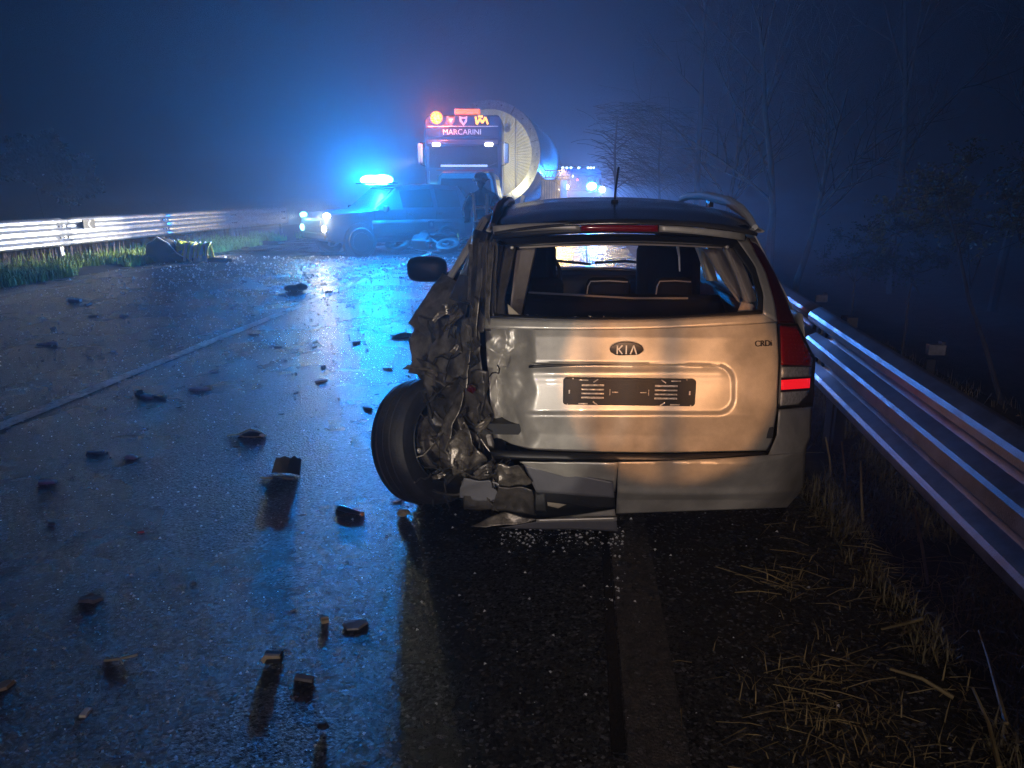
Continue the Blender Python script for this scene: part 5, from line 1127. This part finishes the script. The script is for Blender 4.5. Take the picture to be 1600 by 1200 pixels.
def clump_place(rr):
    cs = [(1240, 905, .05), (1355, 870, .14), (1400, 890, .13), (1300, 1040, .10), (1330, 1120, .10), (1290, 1150, .10), (1430, 1050, .14), (1450, 1110, .13), (1290, 800, .14), (1395, 925, .10), (1250, 1100, .07), (1380, 1170, .10)]
    c = rr.choice(cs); g_ = gnd(c[0], c[1], 0.03); return g_.x + rr.gauss(0, c[2]*1.3), g_.y + rr.gauss(0, c[2]*1.5)
blades('dry_grass', M['straw'], 1000, clump_place, lambda r: r.uniform(.03, .13), 0.0024, 2.2, seed=6, lab='dry straw-coloured grass clumps on the right verge')
# cut straw lying flat
sm = MB(); rr = random.Random(12)
for k in range(180):
    x, y = clump_place(rr) if k % 3 else gr_place(rr); z = ground_z(x, y) + rr.uniform(.01, .05); a = rr.uniform(-0.5, 0.5) + (math.pi if rr.random() < .5 else 0); L = rr.uniform(.05, .22)
    d = Vector((math.cos(a), math.sin(a), rr.uniform(-.15, .25)))
    sm.tube([(x, y, z), Vector((x, y, z)) + d*L*.5 + Vector((0, 0, .01)), Vector((x, y, z)) + d*L], rr.uniform(.001, .0021), 4)
tag(sm.build('lying_straw', M['straw'], None, smooth=False), 'loose dry straw lying on the right verge', None, None, 'stuff')
# dead leaves and litter flakes on the verge
dl = MB(); rr = random.Random(31)
for k in range(2600):
    x, y = gr_place(rr); z = ground_z(x, y) + rr.uniform(.004, .03); s = rr.uniform(.006, .018); a = rr.uniform(0, 6.3); c_, s_ = math.cos(a)*s, math.sin(a)*s
    dl.add([(x - c_, y - s_, z), (x - s_*.6, y + c_*.6, z + rr.uniform(-.3, 1)*s), (x + c_, y + s_, z + rr.uniform(-.5, 1)*s), (x + s_*.6, y - c_*.6, z)], [(0, 1, 2), (0, 2, 3)])
M['dead_leaf'] = mat('dead_leaf', (0.16, 0.10, 0.05), 0.7, var=0.5, vscale=9)
tag(dl.build('leaf_litter', M['dead_leaf'], None, smooth=False), 'dead leaves and flakes littering the right verge', None, None, 'stuff')
# single big stalks one can pick out
ST = [([(1520, 1075), (1545, 1130), (1562, 1200)], 'thick dry stalk leaning at the bottom right corner'), ([(1530, 985), (1545, 1030), (1572, 1130)], 'long pale stalk above the thick corner stalk'),
      ([(1428, 790), (1440, 850), (1450, 912)], 'tall thin stalk standing before the right guardrail'), ([(1390, 1045), (1440, 1060), (1490, 1090)], 'long bent stalk lying across the verge'),
      ([(1315, 690), (1320, 735), (1322, 770)], 'pale broken reed stub behind the rear bumper corner'), ([(1345, 720), (1346, 770), (1348, 815)], 'upright reed stub right of the bumper corner'), ([(1378, 983), (1410, 975), (1440, 967)], 'curved pale stem lying under the guardrail'),
      ([(1290, 683), (1296, 715), (1299, 745)], 'split reed stub nearest the silver bumper corner')]
for pts, lb in ST:
    h0 = 0.03; P = []
    for i, (a, b) in enumerate(pts):
        P.append(gnd(a, b, 0.10 - 0.02*i if 'stub' not in lb and 'tall' not in lb else 0.02))
    if 'stub' in lb or 'tall' in lb:
        base = gnd(pts[-1][0], pts[-1][1], 0.03); P = [at(pts[0][0], pts[0][1], base.y), at(pts[1][0], pts[1][1], base.y), base]
    o = MB().tube(P, [0.004, 0.0055, 0.007], 6).build('dry_stalk', M['straw']); tag(o, lb, 'dry stalk', 'single dry stalks on the right verge')
# ================================================================== DEBRIS
def shard_mesh(rr, s, th, k=6, bend=0.3):
    th = min(th, s*0.16); bend *= 0.5
    mb = MB(); pts = []
    for i in range(k):
        a = 2*math.pi*i/k + rr.uniform(-.25, .25); r_ = s*rr.uniform(.45, 1.0); pts.append((r_*math.cos(a)*1.3, r_*math.sin(a)*0.8))
    top = [(x*.9, y*.9, th*rr.uniform(.4, 1.2) + bend*s*0.25*max(0, 1 - (x/s)**2) + rr.uniform(0, .05)*s) for x, y in pts]; bot = [(x*1.02, y*1.02, -0.002) for x, y in pts]
    n = k; mb.add(bot + top, [tuple(range(n - 1, -1, -1)), tuple(range(n, 2*n))] + [(i, (i+1) % n, n + (i+1) % n, n + i) for i in range(n)])
    return mb
def place_debris(name, label, cat, px, py, mb, m, rz=0, rx=0, ry=0, z=0.0, group=None):
    p = gnd(px, py); o = mb.build(name, m, None, smooth=False); o.location = (p.x, p.y, z); o.rotation_euler = (rx, ry, rz)
    return tag(o, label, cat, group)
dr = random.Random(99)
# dark curved cover in the left lane (stands on edge, throws a shadow)
cvp = gnd(463, 456); cov = empty('plastic_cover', (cvp.x, cvp.y, 0), R(8), 'dark two-lobed plastic cover standing in the left lane near the pale reflection', 'cover')
MB().ell((-0.06, 0, 0.055), (0.125, 0.06, 0.055), 20, 12, lambda d: 1 + .08*noise.noise(d*3)).build('shell', M['dark_bit'], cov)
MB().ell((0.08, 0.02, 0.075), (0.10, 0.06, 0.060), 18, 12, lambda d: 1 + .08*noise.noise(d*3 + Vector((5, 0, 0)))).build('shell', M['dark_bit'], cov)
MB().box((0, 0.02, 0.008), (0.2, 0.09, 0.014)).build('rim', M['dark_bit'], cov, bevel=0.004)
# dark plate standing on edge in the blue strip, throwing a long shadow
plp = gnd(446, 742); pp = empty('torn_panel', (plp.x, plp.y, 0), R(-6), 'dark torn plate standing on edge in the road, long shadow towards the camera', 'panel')
MB().grid(lambda u, v: Vector((lerp(-.085, .085, u)*(1 - .12*v) + 0.01*v, 0.02*math.sin(3*u) + 0.03*v, lerp(0, .085, v)*(1 + .25*noise.noise(Vector((u*5, v, 1))))  + 0.004)), 14, 8).build('plate', M['dark_bit'], pp, smooth=False, solid=0.006)
MB().box((0.05, -0.06, 0.010), (0.06, 0.02, 0.012)).build('clip', M['grey_bit'], pp, smooth=False)
MB().box((-0.07, -0.08, 0.008), (0.07, 0.012, 0.008)).build('rib', M['tan_bit'], pp, smooth=False)
# silver shard glinting
shp = gnd(548, 800); sv_ = empty('chrome_shard', (shp.x, shp.y, 0), R(-25), 'curved silver shard glinting blue and orange near the wheel', 'shard')
MB().grid(lambda u, v: Vector((lerp(-.075, .075, u), lerp(-.026, .026, v)*(1 - .6*u*u), -0.002 + 0.022*(1 - (2*v - 1)**2)*(1 - .3*u*u))), 12, 8).build('shell', M['chrome'], sv_, solid=0.004)
MB().box((0.075, 0.0, 0.007), (0.016, 0.02, 0.016)).build('lens_tip', M['orange_bit'], sv_, bevel=0.004)
# eye shaped lens fragment
lp = gnd(389, 682); le = empty('lamp_fragment', (lp.x, lp.y, 0), R(4), 'eye shaped broken lamp fragment with dark shadow in the left lane', 'lamp fragment')
MB().tube([(-.14, 0, .004), (-.07, .0, .015), (0, .03, .040), (.08, .01, .025), (.12, -.01, .008), (.05, -.03, .005), (-.02, -.03, .006), (-.07, 0, .015)], 0.006, 6).build('rim', M['tan_bit'], le)
MB().grid(lambda u, v: Vector((lerp(-.06, .10, u), lerp(-.035, .03, v), 0.002 + .022*v*math.sin(3*u))), 6, 4).build('lens', M['dark_bit'], le, solid=0.008)
MB().ell((.09, -.015, .012), (.018, .01, .012), 8, 6).build('bulb', M['pale_bit'], le)
# small lamp unit with bright spot and pale strips
up = gnd(232, 620); un = empty('indicator_unit', (up.x, up.y, 0), R(-20), 'broken indicator unit with orange glint and pale blue strip in the left lane', 'indicator')
MB().box((-.13, .02, .018), (.05, .04, .038)).build('housing', M['dark_bit'], un, bevel=0.006)
MB().ell((-.13, -.01, .03), (.014, .01, .014), 8, 6).build('bulb', M['orange_lit'] if False else M['clear_lens'], un)
MB().ell((-.142, -.008, .036), (.008, .006, .008), 8, 6).build('bulb_tip', M['orange_bit'], un)
MB().prism([(-.06, -.02), (-.05, .02), (.08, -.02), (.04, -.045)], 0.0, 0.014, 'XY').build('strip', M['pale_bit'], un, smooth=False)
MB().prism([(.0, .025), (.005, .035), (.20, .0), (.20, -.008)], 0.0, 0.010, 'XY').build('strip', M['grey_bit'], un, smooth=False)
# torn leafy pieces by the crushed wing
for (px, py, lb, s) in ((634, 525, 'torn black plastic scrap lying by the crushed wing', .15), (650, 507, 'flat black scrap tucked beside the crushed wing', .13)):
    q = gnd(px, py); t_ = empty('plastic_scrap', (q.x, q.y, 0), 0, lb, 'scrap')
    for k in range(4):
        mb = shard_mesh(dr, s*dr.uniform(.5, .9), 0.006, 6, .6); o = mb.build('flap', M['dark_bit'], t_, smooth=False); o.location = (dr.uniform(-.1, .1), dr.uniform(-.12, .12), 0.003 + 0.012*k); o.rotation_euler = (dr.uniform(-.15, .15), dr.uniform(-.15, .15), dr.uniform(0, 3))
# block with long shadow, grey strip and others
q = gnd(423, 1040); bk = empty('broken_bracket', (q.x, q.y, 0), R(6), 'small tan and black broken bracket with a long shadow in the blue strip', 'bracket')
MB().prism([(-.032, .02), (-.02, .038), (.03, .036), (.034, .026), (-.012, .024), (-.022, .006)], 0, .012, 'XZ').build('edge', M['tan_bit'], bk, smooth=False)
MB().box((0.004, .022, .018), (.058, .03, .032)).build('block', M['dark_bit'], bk, smooth=False, bevel=.003)
place_debris('grey_strip', 'grey plastic strip right of the tan and black bracket', 'strip', 476, 1062, MB().box((0, 0, .006), (.062, .020, .012), (R(4), 0, 0)), M['grey_bit'], R(-8))
place_debris('tan_chunk', 'dark chunk with tan top edge in the blue strip, above the grey strip', 'chunk', 508, 972, MB().box((0, 0, .007), (.026, .020, .014), (.1, .1, .3)).box((0, .006, .016), (.025, .009, .003), (0, .1, .3)), M['tan_bit'], .2)
place_debris('flat_shard', 'flat grey shard right of the tan topped chunk', 'shard', 551, 977, shard_mesh(dr, .05, .006), M['grey_bit'], .3)
place_debris('dark_lump', 'black lump at the bottom of the blue strip', 'lump', 505, 1140, MB().ell((0, 0, .014), (.018, .014, .011), 8, 6, lambda d: 1 + .4*noise.noise(d*3)), M['dark_bit'])
place_debris('pale_stone', 'pale stone fragment at the foot of the torn wheel', 'stone', 630, 806, MB().ell((0, 0, .016), (.032, .022, .017), 10, 8, lambda d: 1 + .35*noise.noise(d*2.5)), M['tan_bit'], .3)
place_debris('pale_chip', 'pale chip glowing in the pale headlight reflection', 'chip', 500, 596, shard_mesh(dr, .06, .02), M['pale_bit'], .4)
place_debris('dark_ring', 'small dark oval disc in the blue reflection', 'disc', 557, 536, MB().ell((0, 0, .012), (.05, .035, .014), 12, 6), M['dark_bit'])
place_debris('red_chip', 'small red lens chip in the left lane', 'chip', 220, 832, shard_mesh(dr, .022, .01), M['red_bit'])
place_debris('yellow_scrap', 'yellowish scrap at the left picture edge', 'scrap', 4, 1073, shard_mesh(dr, .05, .03), M['tan_bit'], .6)
place_debris('white_shard', 'white pointed shard right of the indicator unit', 'shard', 312, 609, shard_mesh(dr, .075, .02), M['pale_bit'], .2)
place_debris('white_lump', 'round white fragment in the left lane, left of the eye shaped fragment', 'fragment', 205, 716, MB().ell((0, 0, .006), (.04, .03, .014), 8, 6, lambda d: 1 + .4*noise.noise(d*3)), M['pale_bit'])
place_debris('white_rag', 'ragged white shard at the lower left with a dark smear behind it', 'shard', 72, 754, shard_mesh(dr, .06, .015, 8, .8), M['pale_bit'], .5)
place_debris('white_flake', 'upright white flake near the bottom left of the road', 'flake', 134, 1114, shard_mesh(dr, .03, .03), M['pale_bit'], 1.3)
place_debris('twin_chip', 'pair of pale fragments lying together at the left', 'fragment', 66, 538, shard_mesh(dr, .06, .03).box((.11, 0, .012), (.09, .05, .028), (.05, .05, .4)), M['pale_bit'])
place_debris('white_fragment', 'white boxy fragment on the far left lane', 'cap', 118, 472, MB().box((0, 0, .022), (.15, .08, .045), (.04, .04, .2)), M['pale_bit'])
place_debris('curved_piece', 'curved dark trim piece in the middle of the lower left lane', 'trim', 142, 938, shard_mesh(dr, .05, .012, 7, 1.2), M['grey_bit'], .2)
place_debris('grey_sliver', 'thin grey sliver in the left lane below the lane line', 'sliver', 152, 709, MB().box((0, 0, .005), (.12, .02, .012), (0, .03, .1)), M['grey_bit'])
place_debris('forked_twig', 'small forked pale twig near the left bottom', 'twig', 185, 1035, MB().tube([(-.05, 0, .003), (0, .01, .006), (.05, .03, .012)], .004, 5).tube([(0, .01, .006), (.03, -.02, .012)], .003, 5), M['tan_bit'])
# the rest: countable crumbs, individually placed
kinds = [('pale_fragment', 'small pale crash fragment scattered on the wet road', 'fragment', M['pale_shard'], .020, .010, 'small pale fragments scattered on the road'),
         ('grey_fragment', 'small grey plastic fragment scattered on the wet road', 'fragment', M['grey_bit'], .026, .008, 'small grey fragments scattered on the road'),
         ('dark_fragment', 'small black plastic fragment scattered on the wet road', 'fragment', M['dark_bit'], .028, .010, 'small black fragments scattered on the road')]
proto = [[shard_mesh(dr, k[4], k[5], dr.choice((5, 6, 7)), dr.uniform(.1, 1.0)) for _ in range(5)] for k in kinds]
meshes = []
for ki, k in enumerate(kinds):
    L = []
    for mb in proto[ki]:
        o = mb.build(k[0], k[3], None, smooth=False); L.append(o.data); bpy.data.objects.remove(o)
    meshes.append(L)
cnt = 0
while cnt < 270:
    y = 1.6 + 12.5*dr.random()**1.25; x = dr.gauss(-3.4, 2.0)
    if x < X_L + .3 or x > -0.62 or (x > -0.4 and y > 3): continue
    ki = dr.choice((0, 0, 0, 0, 1, 1, 2)); k = kinds[ki]; s = dr.choice((.35, .4, .5, .6, .7, .9, 1.2, 1.6)) * (0.36 + 0.15*y)
    o = bpy.data.objects.new(k[0], dr.choice(meshes[ki])); col.objects.link(o); o.location = (x, y, 0.0); o.scale = (s, s*dr.uniform(.6, 1.2), s*dr.uniform(.7, 1.6)); o.rotation_euler = (dr.uniform(-.08, .08), dr.uniform(-.08, .08), dr.uniform(0, 6.28))
    zone = ('just left of the torn wheel' if x > xc + 0.1 and y < 5 else 'right of the lane line' if x > xc + 0.1 else 'in the far left lane' if y > 8 else 'beside the lane line' if x > xc - 0.5 else 'near the camera at the left' if y < 4 else 'in the middle of the left lane')
    tag(o, k[1].replace('scattered on the wet road', zone), k[2], k[6] + ' ' + zone); cnt += 1
# uncountable glass crumbs
gcm = MB(); 
for k in range(13000):
    if k < 260: p = gnd(dr.uniform(780, 975), dr.gauss(840, 10))
    elif k < 330: p = gnd(dr.gauss(960, 14), dr.uniform(840, 960))
    else:
        y = 1.4 + 16*dr.random()**1.2; p = Vector((dr.gauss(-4.0, 2.8), y, 0))
        if not (X_L < p.x < X_R): continue
    s = dr.choice((.0016, .002, .0026, .0036, .0062))*(0.6 + .24*p.y); a = dr.uniform(0, 6.3)
    q = [p + Vector((s*math.cos(a + t), s*math.sin(a + t), .003 + dr.uniform(0, .5)*s)) for t in (0, 2.1, 4.2)]
    gcm.add(q + [p + Vector((0, 0, s*1.6))], [(0, 1, 3), (1, 2, 3), (2, 0, 3), (2, 1, 0)])
M['crumb'] = translucent('glass_crumb', (0.92, 0.93, 0.95), 0.55)
tag(gcm.build('glass_crumb_scatter', M['crumb'], None, smooth=False), 'tiny glass crumbs strewn over the wet road', None, None, 'stuff')
# ================================================================== HAZE: one closed box of pale even mist round camera and scene
hm = bpy.data.materials.new('mist'); hm.use_nodes = True; t = hm.node_tree; t.nodes.clear()
ou = t.nodes.new('ShaderNodeOutputMaterial'); pv = t.nodes.new('ShaderNodeVolumePrincipled')
pv.inputs['Color'].default_value = (0.86, 0.90, 0.96, 1); pv.inputs['Density'].default_value = 0.0115; pv.inputs['Anisotropy'].default_value = 0.62
t.links.new(pv.outputs[0], ou.inputs['Volume'])
hz = MB().box((0, 116, 5.25), (330, 290, 17.5)).build('haze', hm, None, smooth=False); tag(hz, 'night mist lit blue by the emergency lights', None, None, 'stuff')
